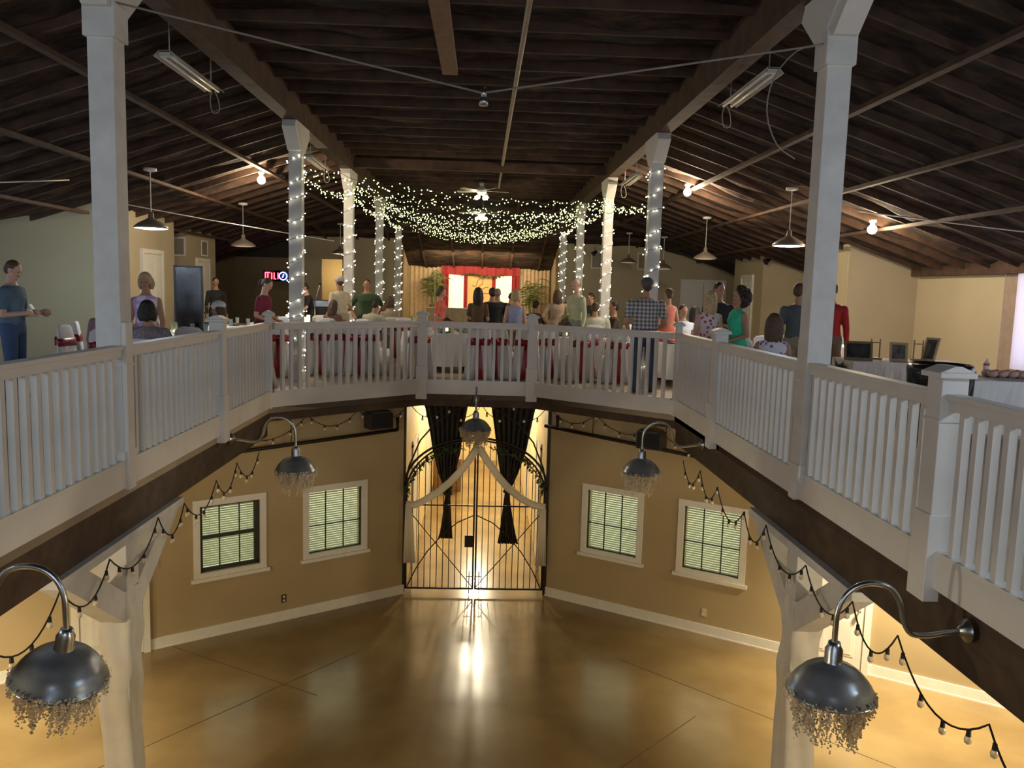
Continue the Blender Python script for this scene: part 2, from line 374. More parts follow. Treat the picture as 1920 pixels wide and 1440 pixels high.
upwall('wall_alcove_left', (-2.85, 28.12), (-2.85, 32), .12)
upwall('wall_alcove_right', (2.5, 32), (2.5, 28.12), .12)
upwall('wall_alcove_back', (-2.95, 32), (2.6, 32), .12)
upwall('wall_niche_back', (-6.2, 30.2), (-3.9, 30.2), .1)
upwall('wall_niche_side', (-6.0, 28.12), (-6.0, 30.2), .1)
upwall('wall_north_right', (2.5, 28), (8.8, 28), .12)
upwall('wall_east_room_side', (7.4, 24.2), (7.4, 21.81), .1)
upwall('wall_east_room_front', (7.4, 21.7), (8.8, 21.7), .1)
upwall('wall_east_store_side', (7.36, 17.05), (7.36, 16.56), .1)
upwall('wall_east_store_front', (7.36, 16.45), (8.8, 16.45), .1)
upwall('wall_bar_east', (8.8, 28), (8.8, 24.2), .1)
# window behind the tables on the right, with a jamb and a sheer curtain
wu = structempty('window_5', (8.8, 12.57, ST), 0, 'tall window with white sheer curtain at the far right')
m = MB(); m.box(.1, .13, -1.1, 1.1, .35, 2.1); m.build('pane', glow('daylight_outside', (.78, .78, 1), .9), wu)
m = MB()
for a in (-1.1, 0, 1.1): m.box(.03, .09, a-.03, a+.03, .35, 2.1)
m.box(.03, .09, -1.1, 1.1, .35, .41); m.box(.03, .09, -1.1, 1.1, 2.04, 2.1); m.build('window_frame', BLACK, wu)
m = MB(); m.box(-.012, .0, .55, 1.04, 0, 2.12); m.build('casing', mat('mauve_brown_jamb', (.32, .235, .18), .7), wu)
m = MB(); m.loft([[(-.06+.025*math.sin(t*2.4), .56-t*.075, z) for t in range(21)] for z in (.4, 1.2, 2.08)], closed=False)
tag(m.build('sheer_curtain', sheer('sheer_lavender_white', (.88, .86, .95), .6), smooth=True), 'white sheer curtain hanging in the window at the far right edge', 'curtain').location = (8.74, 12.57, ST)
# windows behind the camera, and an added unseen row on the west wall
for k, (loc, rz, w) in enumerate((((-.65, -7.5, ST), 0, 12.5), ((-10.1, 6.5, ST), PI/2, 9))):
    o = structempty('window_%d' % (6+k), loc, rz)
    m = MB(); m.box(-w/2, w/2, .02, .05, .5, 2.4 if k == 0 else 1.7); m.build('pane', glow('daylight_pane_%d' % k, COOL, .8), o)
    m = MB()
    for i in range(9): m.box(-w/2+w*i/8-.04, -w/2+w*i/8+.04, -.04, .02, .5, 2.4 if k == 0 else 1.7)
    m.build('window_frame', TRIM, o)

# ---------------------------------------------------------------- doors
def door_mesh(w, h, par, knob_side=1, two=False, y=-.04):
    m = MB(); m.box(-w/2-.08, -w/2, y-.02, .0, 0, h+.09); m.box(w/2, w/2+.08, y-.02, .0, 0, h+.09); m.box(-w/2, w/2, y-.02, .0, h, h+.09); m.build('door_frame', TRIM, par)
    leaves = [(-w/2, w/2)] if not two else [(-w/2, -.005), (.005, w/2)]
    for a, b in leaves:
        m = MB(); m.box(a+.005, b-.005, y, -.005, .01, h-.005); W = b-a
        st = .11; pw = (W-3*st)/2
        for (z0, z1) in ((.2, .2+.28*h), (.28*h+.32, .72*h), (.72*h+.12, h-.12)):
            for x0 in (a+st, a+2*st+pw):
                m.box(x0, x0+pw, y-.006, y, z0, z1); m.box(x0+.03, x0+pw-.03, y-.012, y, z0+.03, z1-.03)
        d = m.build('door_panel', TRIM, par)
        kx = (b-.07) if knob_side > 0 else (a+.07)
        if two: kx = b-.07 if a < -.1 else a+.07
        m = MB(); m.tube([(kx, y, .86), (kx, y-.05, .86)], .012); m.ball((kx, y-.06, .86), .028); m.build('door_knob', CHROME, d, True)
def door(n, loc, rz, w, h, knob=1, two=False, label=None):
    o = structempty('door_%d' % n, loc, rz, label); door_mesh(w, h, o, knob, two); return o
def onwall(W, x, z=0): return (W[0][0]+x*math.cos(W[1]), W[0][1]+x*math.sin(W[1]), z)
d1 = door(1, onwall(LW, 3.6), LW[1], .76, 1.84, 1); m = MB(); m.box(-.17, -.02, -.06, -.045, .84, .91); m.build('letter_plate', mat('aged_brass', (.30, .20, .08), .4, metal=.7), d1)
door(2, onwall(RW, 4.42), RW[1], .8, 1.84, 1)
door(3, (-6.98, 17.5, ST), PI/2, .95, 2.0, -1)
door(4, (-7.2, 21.25, ST), PI/2, .78, 1.95, -1)
door(5, (7.4, 22.9, ST), -PI/2, .84, 1.98, -1)
door(6, (7.5, 28.0, ST), 0, 1.4, 1.9, 1, True)
def vent(loc, rz, label, w=.4, h=.5):
    t = thing('wall_vent', label, 'vent', loc, rz); m = MB()
    m.box(-w/2-.04, w/2+.04, -.02, 0, -h/2-.04, -h/2); m.box(-w/2-.04, w/2+.04, -.02, 0, h/2, h/2+.04); m.box(-w/2-.04, -w/2, -.02, 0, -h/2, h/2); m.box(w/2, w/2+.04, -.02, 0, -h/2, h/2)
    m.build('vent_frame', TRIM, t); m = MB()
    for i in range(12):
        z = -h/2+(i+.5)*h/12; m.add([(-w/2, -.015, z-.012), (w/2, -.015, z-.012), (w/2, -.002, z+.012), (-w/2, -.002, z+.012)], [(0, 1, 2, 3)])
    m.build('vent_grille', mat('grey_grille', (.30, .27, .22), .6), t)
vent((-7.4, 20.24, ST+2.28), 0, 'pale wall vent high in the recess left of the closet door', .24, .38)
vent((-7.19, 21.4, ST+2.3), PI/2, 'narrow wall vent above the closet door on the left', .4, .32)
vent((3.84, 27.99, ST+2.56), 0, 'square vent high on the cream wall, the left one of two')
vent((5.43, 27.99, ST+2.56), 0, 'square vent high on the cream wall, the right one of two')

# ---------------------------------------------------------------- lower windows
GLASS = bpy.data.materials.new('window_glass'); GLASS.use_nodes = True; nt = GLASS.node_tree; nt.nodes.clear()
_o = nt.nodes.new('ShaderNodeOutputMaterial'); _t = nt.nodes.new('ShaderNodeBsdfTransparent'); _g = nt.nodes.new('ShaderNodeBsdfGlossy'); _g.inputs['Roughness'].default_value = .05
_m = nt.nodes.new('ShaderNodeMixShader'); _m.inputs[0].default_value = .06; nt.links.new(_t.outputs[0], _m.inputs[1]); nt.links.new(_g.outputs[0], _m.inputs[2]); nt.links.new(_m.outputs[0], _o.inputs[0])
def window(n, W, a, b, label, bold=False, openb=0.0):
    z0, z1 = .84, 1.955; w = b-a
    o = structempty('window_%d' % n, onwall(W, a), W[1], label)
    m = MB(); m.box(0, .09, -.02, .05, z0, z1); m.box(w-.09, w, -.02, .05, z0, z1); m.box(.09, w-.09, -.02, .05, z1-.09, z1); m.box(.09, w-.09, -.02, .05, z0+.02, z0+.09)
    m.build('window_frame', TRIM, o)
    m = MB(); m.box(-.04, w+.04, -.05, .05, z0-.03, z0+.02); m.build('window_sill', TRIM, o)
    s = .045 if bold else .014; m = MB(); A, B, Z0, Z1 = .09, w-.09, z0+.09, z1-.09; zm = (Z0+Z1)/2+(.02 if bold else -.06)
    m.box(A, A+s, .03, .06, Z0, Z1); m.box(B-s*1.6, B, .03, .06, Z0, Z1); m.box(A, B, .03, .06, Z0, Z0+s*1.3); m.box(A, B, .03, .06, Z1-s*.6, Z1); m.box(A, B, .025, .065, zm-s*.6, zm+s*.6); m.build('window_sash', DARKWIN, o)
    m = MB()
    for i in (1, 2): x = A+(B-A)*i/3; m.box(x-.007, x+.007, .035, .055, Z0, Z1)
    m.build('muntin', DARKWIN, o)
    m = MB(); m.box(A, B, .05, .053, Z0, Z1); m.build('pane', GLASS, o)
    m = MB(); n_ = 27; lo = Z0+openb
    for i in range(n_):
        z = lo+.01+(Z1-lo-.03)*i/(n_-1); x0, x1 = A+.01, B-.01
        m.add([(x0, .072, z-.008), (x1, .072, z-.008), (x1, .108, z+.007), (x0, .108, z+.007), (x0, .072, z-.0065), (x1, .072, z-.0065), (x1, .108, z+.0085), (x0, .108, z+.0085)],
              [(0, 3, 2, 1), (4, 5, 6, 7), (0, 1, 5, 4), (1, 2, 6, 5), (2, 3, 7, 6), (3, 0, 4, 7)])
    m.box(A+.01, B-.01, .07, .11, Z1-.03, Z1)
    bl = m.build('blind', BLIND, o); m = MB()
    for x in (A+.15, B-.15): m.box(x-.002, x+.002, .07, .074, lo, Z1)
    m.build('blind_cord', TRIM, bl)
    m = MB(); m.box(A-.05, B+.05, .19, .2, Z0-.05, Z1+.05); m.build('room_glow_sheet', ROOMGLOW, o)
window(1, LW, *WN[0], 'window with thick dark sash beside the left door', True, .06)
window(2, LW, *WN[1], 'window with blind just left of the iron gate')
window(3, RW, *WR[0], 'window with blind just right of the iron gate')
window(4, RW, *WR[1], 'window with blind between the gate and the right door')
def plate(loc, rz, label, mt, nm='wall_outlet', cat='outlet', w=.075, h=.12):
    t = thing(nm, label, cat, loc, rz); m = MB(); m.box(-w/2, w/2, -.01, 0, -h/2, h/2); m.build('cover_plate', mt, t, bevel=.003)
    m = MB()
    if cat == 'outlet':
        m.box(-.016, .016, -.013, -.01, .014, .042); k_ = MB(); k_.box(-.016, .016, -.013, -.01, -.042, -.014); k_.build('socket', TRIM if mt != TRIM else WALL_L, t)
    else: m.box(-.005, .005, -.022, -.01, -.012, .012)
    m.build('socket' if cat == 'outlet' else 'toggle', TRIM if mt != TRIM else WALL_L, t)
plate(onwall(LW, 5.906, .33), LW[1], 'dark brown wall outlet low on the left tan wall', mat('brown_plate', (.06, .03, .015), .4))
plate(onwall(LW, 4.17, 1.17), LW[1], 'cream light switch beside the left door', WALL_L, 'light_switch', 'switch')
plate(onwall(RW, 2.667, .33), RW[1], 'ivory wall outlet low on the right tan wall', mat('ivory_plate', (.60, .48, .28), .4))

# ---------------------------------------------------------------- railing
BAL = MB(); BAL.box(-.0215, .0215, -.0215, .0215, .05, .9); BALM = BAL.mesh('baluster', WHITE)
def bay(p, q, label, e0=.07, e1=.07):
    p = Vector(p); q = Vector(q); d = q-p; L = d.length; d.normalize()
    t = thing('railing_section', label, 'railing', (*p, ST), math.atan2(d.y, d.x), 'white railing bays round the balcony opening')
    m = MB(); m.box(e0, L-e1, -.05, .05, .925, .958); m.box(e0, L-e1, -.03, .03, .865, .925); m.build('top_rail', WHITE, t, bevel=.004)
    m = MB(); m.box(e0, L-e1, -.035, .05, .05, .075); m.build('bottom_rail', WHITE, t)
    n = max(2, round((L-e0-e1)/.128)); st = (L-e0-e1)/n
    for i in range(1, n): part('baluster', BALM, t, (e0+st*i, 0, 0))
    if n: part('baluster', BALM, t, (e0+.03, 0, 0)) if False else None
BL = ['white railing bay cut off by the left edge of the picture', 'white railing bay left of the big left column', 'white railing bay just right of the big left column', 'left side railing bay nearest the far end, with shadows on it',
      'angled railing bay at the far left corner of the opening', 'short centre railing bay facing the camera over the gate', 'angled railing bay at the far right corner of the opening',
      'right side railing bay nearest the far end', 'white railing bay just left of the big right column', 'white railing bay between the big right column and the capped post', 'white railing bay cut off by the right edge of the picture']
for i in range(11): bay(NODES[i], NODES[i+1], BL[i])
def post(p, label, w=.10, sleeve=True, cap=True, rz=0, hgt=1.075):
    t = thing('railing_post', label, 'post', (*p, ST), rz, 'white railing posts'); m = MB()
    m.box(-w/2, w/2, -w/2, w/2, -.19 if sleeve else -.16, hgt-.03); m.build('shaft', WHITE, t, bevel=.004)
    if sleeve:
        m = MB(); s = w/2+.014; m.box(-s, s, -s, s, -.22, .28); m.build('base_sleeve', WHITE, t, bevel=.004)
    m = MB(); s = w/2+.008; m.box(-s, s, -s, s, .80, .815); m.build('collar', WHITE, t)
    if cap:
        m = MB(); s = w/2+.028; m.box(-s, s, -s, s, hgt-.03, hgt); m.prism([(-s, hgt), (s, hgt), (s*.2, hgt+.035), (-s*.2, hgt+.035)], 'y', -s*.9, s*.9); m.build('post_cap', WHITE, t, bevel=.004)
post(NODES[5], 'white capped post at the left end of the centre railing', .14)
post(NODES[6], 'white capped post at the right end of the centre railing', .14)
post(NODES[3], 'white capped post between the left column and the far left corner', .14)
post(NODES[8], 'white capped post between the right column and the far right corner', .14)
post(NODES[10], 'large white capped post in front of the black waste bin', .15)
post(NODES[1], 'white capped post at the left picture edge', .14)
post(NODES[4], 'slim white post at the far left corner of the railing', .08, False)
post(NODES[7], 'slim white post at the far right corner of the railing', .08, False)
post(NODES[2], 'white railing post fixed to the front of the big left column', .12, False, False, hgt=1.16)
post(NODES[9], 'white railing post fixed to the front of the big right column', .12, False, False, hgt=1.16)

# ---------------------------------------------------------------- columns
def column(x, y, label, near=False, light_w=.19):
    t = thing('column', label, 'column', (x, y, ST), 0, 'white square timber columns'); w = light_w
    m = MB(); m.box(-w/2, w/2, -w/2, w/2, 0, 3.78); m.build('shaft', PILLARW, t, bevel=.006)
    m = MB(); m.prism([(-.06, 3.44), (.06, 3.44), (.10, 3.5), (.42, 3.78), (-.42, 3.78), (-.10, 3.5)], 'x', -w/2-.015, w/2+.015)
    for s in (-1, 1): m.prism([(s*.09, 3.40), (s*.17, 3.40), (s*.50, 3.68), (s*.44, 3.78), (s*.34, 3.78), (s*.09, 3.54)][::s], 'x', -w/2+.0, w/2)
    m.build('saddle_bracket', WHITE, t, bevel=.004)
    if near:
        m = MB(); m.box(-w/2-.022, w/2+.022, -w/2-.022, w/2+.022, 3.2, 3.45); m.build('top_collar', PILLARW, t, bevel=.006)
    m = MB(); m.box(-w/2-.012, w/2+.012, -w/2-.012, w/2+.012, 0, .14); m.build('base_sleeve', WHITE, t)
COLY = [6.36, 12.5, 17.25, 22.2, 27.0]
ord_ = ['', 'first', 'second', 'third', 'fourth']
for i, y in enumerate(COLY):
    for x, sd in ((-2.83, 'left'), (2.54, 'right')):
        column(x+(.08 if i == 0 and x > 0 else 0), y, 'large bare white column nearest the camera on the %s' % sd if i == 0 else '%s fairy-light wrapped white column in the %s row, counted from the camera' % (ord_[i], sd), i == 0)
# pillars of the lower floor with braces
def pillar(x, label, wl):
    t = thing('pillar', label, 'pillar', (x, 6.4, 0)); m = MB(); m.box(-.11, .11, -.11, .11, 0, 2.85); m.build('shaft', PILLARW, t, bevel=.006)
    m = MB(); m.box(-.12, .12, -1.1, 1.1, 2.85, 2.92); m.build('head_plank', PILLARW, t, bevel=.004)
    for s in (-1, 1):
        m = MB(); m.prism([(s*.10, 2.2), (s*.10, 2.45), (s*.7, 2.85), (s*1.05, 2.85)][::s], 'x', -.10, .10); m.build('brace', PILLARW, t, bevel=.004)
    # fabric wound round the shaft
    m = MB(); rings = []
    for i in range(70):
        z = .02+2.45*i/69; r = []
        for j in range(36):
            a = 2*PI*j/36; sq = .128/max(abs(math.cos(a)), abs(math.sin(a))); rr = min(sq, .165)+.010*math.sin(5*a+z*5)+.012*math.sin(z*9+a*2+math.sin(z*3)*2)-.015*(z > 2.3)
            r.append((rr*math.cos(a), rr*math.sin(a), z))
        rings.append(r)
    m.loft(rings, cap=False); o = m.build('fabric_wrap', WRAP, None, True); o.location = (x, 6.4, 0)
    tag(o, wl, 'fabric')
pillar(-2.86, 'braced white pillar under the balcony on the left', 'white fabric wound around the left lower pillar')
pillar(2.68, 'braced white pillar under the balcony on the right', 'white fabric wound around the right lower pillar')

# ---------------------------------------------------------------- gooseneck barn lamps
def barn_lamp(loc, rz, label, tilt=0):
    t = thing('barn_lamp', label, 'lamp', loc, rz, 'gooseneck barn lamps on the balcony beam')
    # local +x points away from the beam
    m = MB(); m.M = Matrix.Rotation(PI/2, 4, 'Y'); m.lathe([(.0, 0), (.062, 0), (.062, .01), (.03, .025), (.02, .05), (.0, .05)], 20); m.build('wall_plate', GALV, t, True)
    P = [(.0, 0), (.12, -.015), (.22, -.03), (.30, -.02), (.345, .05), (.37, .14), (.42, .215), (.50, .245), (.59, .235), (.66, .18), (.695, .10), (.70, .0), (.70, -.09)]
    m = MB(); m.tube(sm([(x, 0, z) for x, z in P]), .015, 10); m.build('gooseneck_arm', GALV, t, True)
    T = Matrix.Translation((.70, 0, -.09)) @ Matrix.Rotation(tilt, 4, 'Y') @ Matrix.Rotation(tilt*.5, 4, 'X')
    m = MB(); m.M = T; m.lathe([(.0, .02), (.03, .02), (.034, 0), (.045, -.02), (.045, -.08), (.055, -.10)], 24); m.build('lamp_socket', GALV, t, True)
    m = MB(); m.M = T; m.lathe([(.045, -.085), (.07, -.10), (.115, -.115), (.15, -.14), (.172, -.165), (.178, -.17), (.20, -.20), (.222, -.245), (.228, -.25), (.226, -.256), (.215, -.245), (.19, -.20), (.16, -.165), (.10, -.125), (.045, -.095)], 40)
    m.build('lamp_shade', SHADE, t, True)
    m = MB(); m.M = T; m.ball((0, 0, -.16), .035); m.build('bulb', BULBGLASS, t, True)
    m = MB(); m.M = T; rnd = random.Random(3)
    for k in range(300):
        a = rnd.uniform(0, 2*PI); r = .225*math.sqrt(rnd.uniform(.25, 1.08)); L = rnd.uniform(.12, .34)*(1.15-r*1.6) if r < .205 else rnd.uniform(.04, .16)
        z = -.235; x, y = r*math.cos(a), r*math.sin(a); inw = rnd.uniform(.0, .35)
        for i in range(int(L/.014)):
            zz = z-i*.014; f = 1-inw*i*.014/.25; s = rnd.uniform(.004, .0095); q = (x*f+rnd.uniform(-.008, .008), y*f+rnd.uniform(-.008, .008), zz)
            m.add([(q[0]+s, q[1], q[2]), (q[0]-s*.5, q[1]+s, q[2]), (q[0]-s*.5, q[1]-s, q[2]), (q[0], q[1], q[2]+s*1.3), (q[0], q[1], q[2]-s*1.1)], [(0, 1, 3), (1, 2, 3), (2, 0, 3), (1, 0, 4), (2, 1, 4), (0, 2, 4)])
    tag(m.build('flower_fringe', BEAD, t), None, None, kind='stuff')
    return t
barn_lamp((2.56, 4.0, ST-.24), PI, 'largest dark barn lamp at lower right, dried flower fringe below')
barn_lamp((-2.73, 3.95, ST-.20), 0, 'tilted glossy barn lamp at lower left, near the fabric wrapped pillar', .22)
barn_lamp((-2.73, 8.9, ST-.24), 0, 'barn lamp hanging above the left windows')
barn_lamp((2.56, 9.2, ST-.25), PI, 'barn lamp hanging above the window right of the gate')
barn_lamp((-.08, 12.33, ST-.21), -PI/2, 'barn lamp in the middle, hanging in front of the iron gate')
# flush ceiling lamps under the balcony
def flush_lamp(loc, label):
    t = thing('ceiling_lamp', label, 'lamp', loc); m = MB(); m.lathe([(.0, 0), (.15, 0), (.16, -.03), (.14, -.04)], 24); m.build('lamp_base', TRIM, t, True)
    m = MB(); m.lathe([(.14, -.04), (.12, -.09), (.06, -.115), (.001, -.12)], 24); m.build('lamp_glass', glow('lit_lamp_glass', (1, .8, .45), 8), t, True)

# ---------------------------------------------------------------- gate
def arcpts(x0, x1, z0, rz, y, n=14, a0=0, a1=PI/2):      # quarter ellipse from (x0,z0) up to (x1,z0+rz)
    return [(x1+(x0-x1)*math.cos(a0+(a1-a0)*i/n), y, z0+rz*math.sin(a0+(a1-a0)*i/n)) for i in range(n+1)]
GY = 13.1
old_objects = set(bpy.data.objects)
for x, sd in ((-1.43, 'left'), (1.0, 'right')):
    m = MB(); m.box(-.028, .028, -.028, .028, 0, 3.5); o = m.build('gate_post', IRON); o.location = (x, GY, 0)
    tag(o, 'tall dark iron gate post on the %s of the gate' % sd, 'post')
XC = -.215
def archz(x, b=.98, z0=1.78, a=1.2): return z0+b*math.sqrt(max(0, 1-((x-XC)/a)**2))
for s, sd in ((-1, 'left'), (1, 'right')):
    t = thing('iron_gate', '%s leaf of the arched wrought iron gate' % sd, 'gate', (XC+s*1.17, GY, 0)); ox = XC+s*1.17
    e = XC+s*.022
    m = MB(); m.bar((e-ox, 0, .09), (e-ox, 0, archz(e)), .03); m.bar((0, 0, .09), (0, 0, archz(XC+s*1.17)), .03); m.bar((0, 0, .10), (e-ox, 0, .10), .03); m.bar((0, 0, 1.60), (e-ox, 0, 1.60), .022)
    m.tube([(XC+s*1.19*math.cos(a)-ox, 0, 1.78+.98*math.sin(a)) for a in [PI/2*i/16 for i in range(17)]], .016, 8); m.build('gate_frame', IRON, t)
    bm_ = MB()
    for i in range(1, 11):
        x = XC+s*(.022+1.148*i/11); b = MB(); b.bar((x-ox, 0, .10), (x-ox, 0, archz(x)-.01), .013); b.build('gate_bar', IRON, t)
    m = MB(); m.bar((-s*.0, -.012, 1.55), (e-ox, -.012, .12), .014)
    m.tube([(x-ox, -.016, z) for x, z in [(XC+s*1.15, .12), (XC+s*1.0, .45), (XC+s*.8, .78), (XC+s*.55, 1.08), (XC+s*.3, 1.3), (XC+s*.03, 1.43)]], .01, 6); m.build('gate_brace', IRON, t)
    m = MB(); m.bar((XC+s*.085-ox, -.02, -.0+.02), (XC+s*.085-ox, -.02, .42), .014); m.bar((XC+s*.03-ox, -.02, .33), (XC+s*.13-ox, -.02, .33), .014); m.build('drop_bolt', IRON, t)
    if s < 0:
        m = MB(); m.box(e-ox-.15, e-ox+.01, -.03, .03, .86, 1.07); m.build('lock_box', IRON, t)
t = thing('gate_arch', 'dark iron arch bars spanning above the gate leaves', 'arch', (XC, GY-.05, 0)); m = MB()
m.tube([(1.2*math.cos(a), 0, 1.95+.86*math.sin(a)) for a in [PI*i/30 for i in range(31)]], .02, 8)
for s in (-1, 1): m.tube([(s*1.2, 0, 1.9), (s*1.13, 0, 2.3), (s*.95, 0, 2.75), (s*.7, 0, 3.06), (s*.4, 0, 3.28), (s*.1, 0, 3.42)], .014, 6)
m.build('arch_bar', IRON, t, True)
# greenery on the arch
def leafy(pts, label, nm='leaf_garland', n=26, size=.08, m_=LEAF):
    m = MB(); rnd = random.Random(len(label))
    m.tube(pts, .008, 5)
    for i in range(len(pts)-1):
        for k in range(n):
            p = Vector(pts[i]).lerp(Vector(pts[i+1]), rnd.random()); d = Vector((rnd.uniform(-1, 1), rnd.uniform(-1, .6), rnd.uniform(-1, 1))).normalized(); L = size*rnd.uniform(.7, 1.5)
            sd = d.cross(Vector((rnd.random(), rnd.random(), 1))).normalized()*L*.22; q = p+d*L
            m.add([p, p+d*L*.5+sd, q, p+d*L*.5-sd, p+d*L*.5+sd.cross(d)*.4], [(0, 1, 4), (1, 2, 4), (2, 3, 4), (3, 0, 4)])
    return tag(m.build(nm, m_), label, 'garland')
AR = lambda a: (XC+1.16*math.cos(a), GY-.10, 1.80+.86*math.sin(a))
leafy([AR(math.radians(d)) for d in (178, 168, 157, 147, 138, 130, 122, 112, 102)], 'leafy green garland along the left half of the gate arch', n=22)
leafy([AR(math.radians(d)) for d in (2, 12, 23, 33, 42, 50, 58, 68, 78)], 'leafy green garland along the right half of the gate arch', n=22)
# velvet drapes
def drape(rows, y, label, depth=.05, folds=7, mt=VELVET, nm='drape', tie=None):
    m = MB(); rings = []
    for z, xa, xb in rows:
        w = abs(xb-xa); n = 56; r = []
        for i in range(n+1):
            u = i/n; r.append((xa+(xb-xa)*u, y+depth*math.sin(u*folds*2*PI)*min(1, .35+w), z))
        rings.append(r)
    m.loft(rings, closed=False); o = m.build(nm, mt, None, True); sm = o.modifiers.new('thickness', 'SOLIDIFY'); sm.thickness = .006
    tag(o, label, 'curtain')
    if tie:
        z, xc = tie; k = MB(); k.lathe([(.07, -.02), (.075, 0), (.07, .02)], 16, (xc, y, z)); k.build('tie_band', SASH if False else VELVET, o)
    return o
drape([(3.5, -1.22, -.36), (3.26, -1.12, -.40), (2.9, -1.04, -.46), (2.5, -.98, -.50), (2.1, -.88, -.58), (1.85, -.79, -.63), (1.72, -.74, -.66), (1.6, -.76, -.66), (1.3, -.79, -.64), (1.0, -.83, -.62), (.9, -.86, -.61)], 13.42, 'dark velvet drape behind the left gate leaf, gathered at mid height', tie=(1.72, -.70))
drape([(3.5, -.04, .86), (3.28, .02, .77), (2.9, .08, .70), (2.5, .13, .63), (2.1, .2, .50), (1.9, .25, .42), (1.78, .29, .37), (1.6, .27, .38), (1.3, .24, .43), (1.0, .21, .49), (.82, .18, .54)], 13.42, 'dark velvet drape behind the right gate leaf, gathered at mid height', tie=(1.78, .33))
def swag(pts, label, w0=.06):
    m = MB(); rings = []
    P = [Vector(p) for p in pts]; n = len(P)
    for i, p in enumerate(P):
        d = (P[min(i+1, n-1)]-P[max(i-1, 0)]).normalized(); a = d.cross(Vector((0, 1, 0))).normalized(); r = []
        for j in range(20):
            t = 2*PI*j/20; rr = w0*(1+.2*math.sin(3*t+i)); r.append(p+a*(rr*math.cos(t))+Vector((0, 1, 0))*(.03*math.sin(t)*(1+.3*math.sin(5*t))))
        rings.append(r)
    m.loft(rings); return tag(m.build('swag', SWAG, None, True), label, 'curtain')
sy = GY-.13
swag([(-.21, sy, 2.66), (-.33, sy, 2.46), (-.49, sy, 2.24), (-.66, sy, 2.04), (-.87, sy, 1.85), (-1.08, sy, 1.70), (-1.24, sy, 1.63), (-1.38, sy, 1.64)], 'white sheer swag looped from the gate top to the left')
swag([(-.18, sy, 2.66), (-.04, sy, 2.43), (.14, sy, 2.17), (.33, sy, 1.96), (.56, sy, 1.78), (.78, sy, 1.67), (.96, sy, 1.63)], 'white sheer swag looped from the gate top to the right')
drape([(1.64, -1.39, -1.29), (1.3, -1.40, -1.26), (.6, -1.42, -1.22)], sy, 'white sheer panel hanging at the left gate post', .012, 5, SWAG, 'sheer_curtain')
drape([(1.62, .88, .97), (1.3, .85, .98), (.58, .82, 1.0)], sy, 'white sheer panel hanging at the right gate post', .012, 5, SWAG, 'sheer_curtain')
GS = Vector((.94, 1, .915))
for o in [o for o in bpy.data.objects if o not in old_objects]:      # real size and place of the gate and its drapes
    if o.parent is None: o.location = ((o.location.x+.215)*.94-.06 if o.type == 'EMPTY' or o.location.x else .142, o.location.y-.33, o.location.z*.915)
    if o.type == 'MESH': o.data.transform(Matrix.Diagonal((*GS, 1)))
# corridor furniture and lamp
t = thing('storage_cabinet', 'brown wooden cabinet at the far left end of the corridor', 'cabinet', (-.8, 19.7, 0)); m = MB(); m.box(-.34, .34, -.2, .25, 0, .8); m.build('cabinet_body', mat('brown_cabinet_wood', (.20, .10, .035), .5), t, bevel=.01)
m = MB(); m.box(-.31, -.01, -.22, -.2, .05, .75); m.box(.01, .31, -.22, -.2, .05, .75); m.build('cabinet_door', mat('brown_cabinet_wood', (.20, .10, .035), .5), t)
for yy, lb in ((16.5, 'round lit ceiling lamp in the corridor behind the gate'), (20.8, 'round lit ceiling lamp deep in the corridor')):
    flush_lamp((-.06, yy, ST-.22), lb)
flush_lamp((5.3, 9.0, ST-.22), 'round lit ceiling lamp under the right side of the balcony')
flush_lamp((-5.6, 7.5, ST-.22), 'round lit ceiling lamp under the left side of the balcony')
# low iron rail, speakers, string lights under the balcony
def pipe_rail(W, a, b, za, zb, label, hang):
    t = thing('iron_pipe', label, 'pipe', onwall(W, a, 0), W[1]); L = b-a; m = MB(); m.tube([(0, -.12, za), (L, -.12, zb)], .028, 8)
    m.build('pipe_run', IRON, t, True); m = MB(); m.tube([(hang[0]-a, -.12, hang[1]), (hang[0]-a, -.12, hang[1]+.16)], .024, 8); m.ball((hang[0]-a, -.12, hang[1]+.17), .035); m.build('riser', IRON, t, True)
    for x in hang[2]:
        m = MB(); zz = za+(zb-za)*(x-a)/L; m.tube([(x-a, -.12, zz), (x-a, -.12, 3.2)], .007, 6); m.build('hanger_rod', IRON, t)
pipe_rail(LW, 4.8, 7.69, 2.58, 2.71, 'black pipe running below the ceiling on the left wall', (7.69, 2.71, (7.51, 5.98)))
pipe_rail(RW, -.0, 3.0, 2.80, 2.59, 'black pipe running below the ceiling on the right wall', (.22, 2.79, (.83, 2.0)))
def speaker(W, x, z, label, ang=0):
    t = thing('speaker', label, 'speaker', onwall(W, x, z), W[1]+ang); m = MB(); m.prism([(-.19, -.14), (.19, -.14), (.19, .08), (.13, .14), (-.16, .14), (-.19, .10)], 'y', -.34, -.10); m.build('speaker_body', BLACK, t, bevel=.01)
    m = MB(); m.box(-.03, .03, -.12, 0, -.03, .03); m.build('speaker_bracket', IRON, t); m = MB()
    m.box(-.17, .17, -.348, -.342, -.12, .10); m.build('speaker_grille', mat('speaker_mesh', (.01, .01, .01), .9), t)
speaker(LW, 7.31, 2.92, 'black wall speaker above the window left of the gate')
speaker(RW, 1.82, 2.82, 'small black speaker in the corner right of the gate, behind the barn lamp')
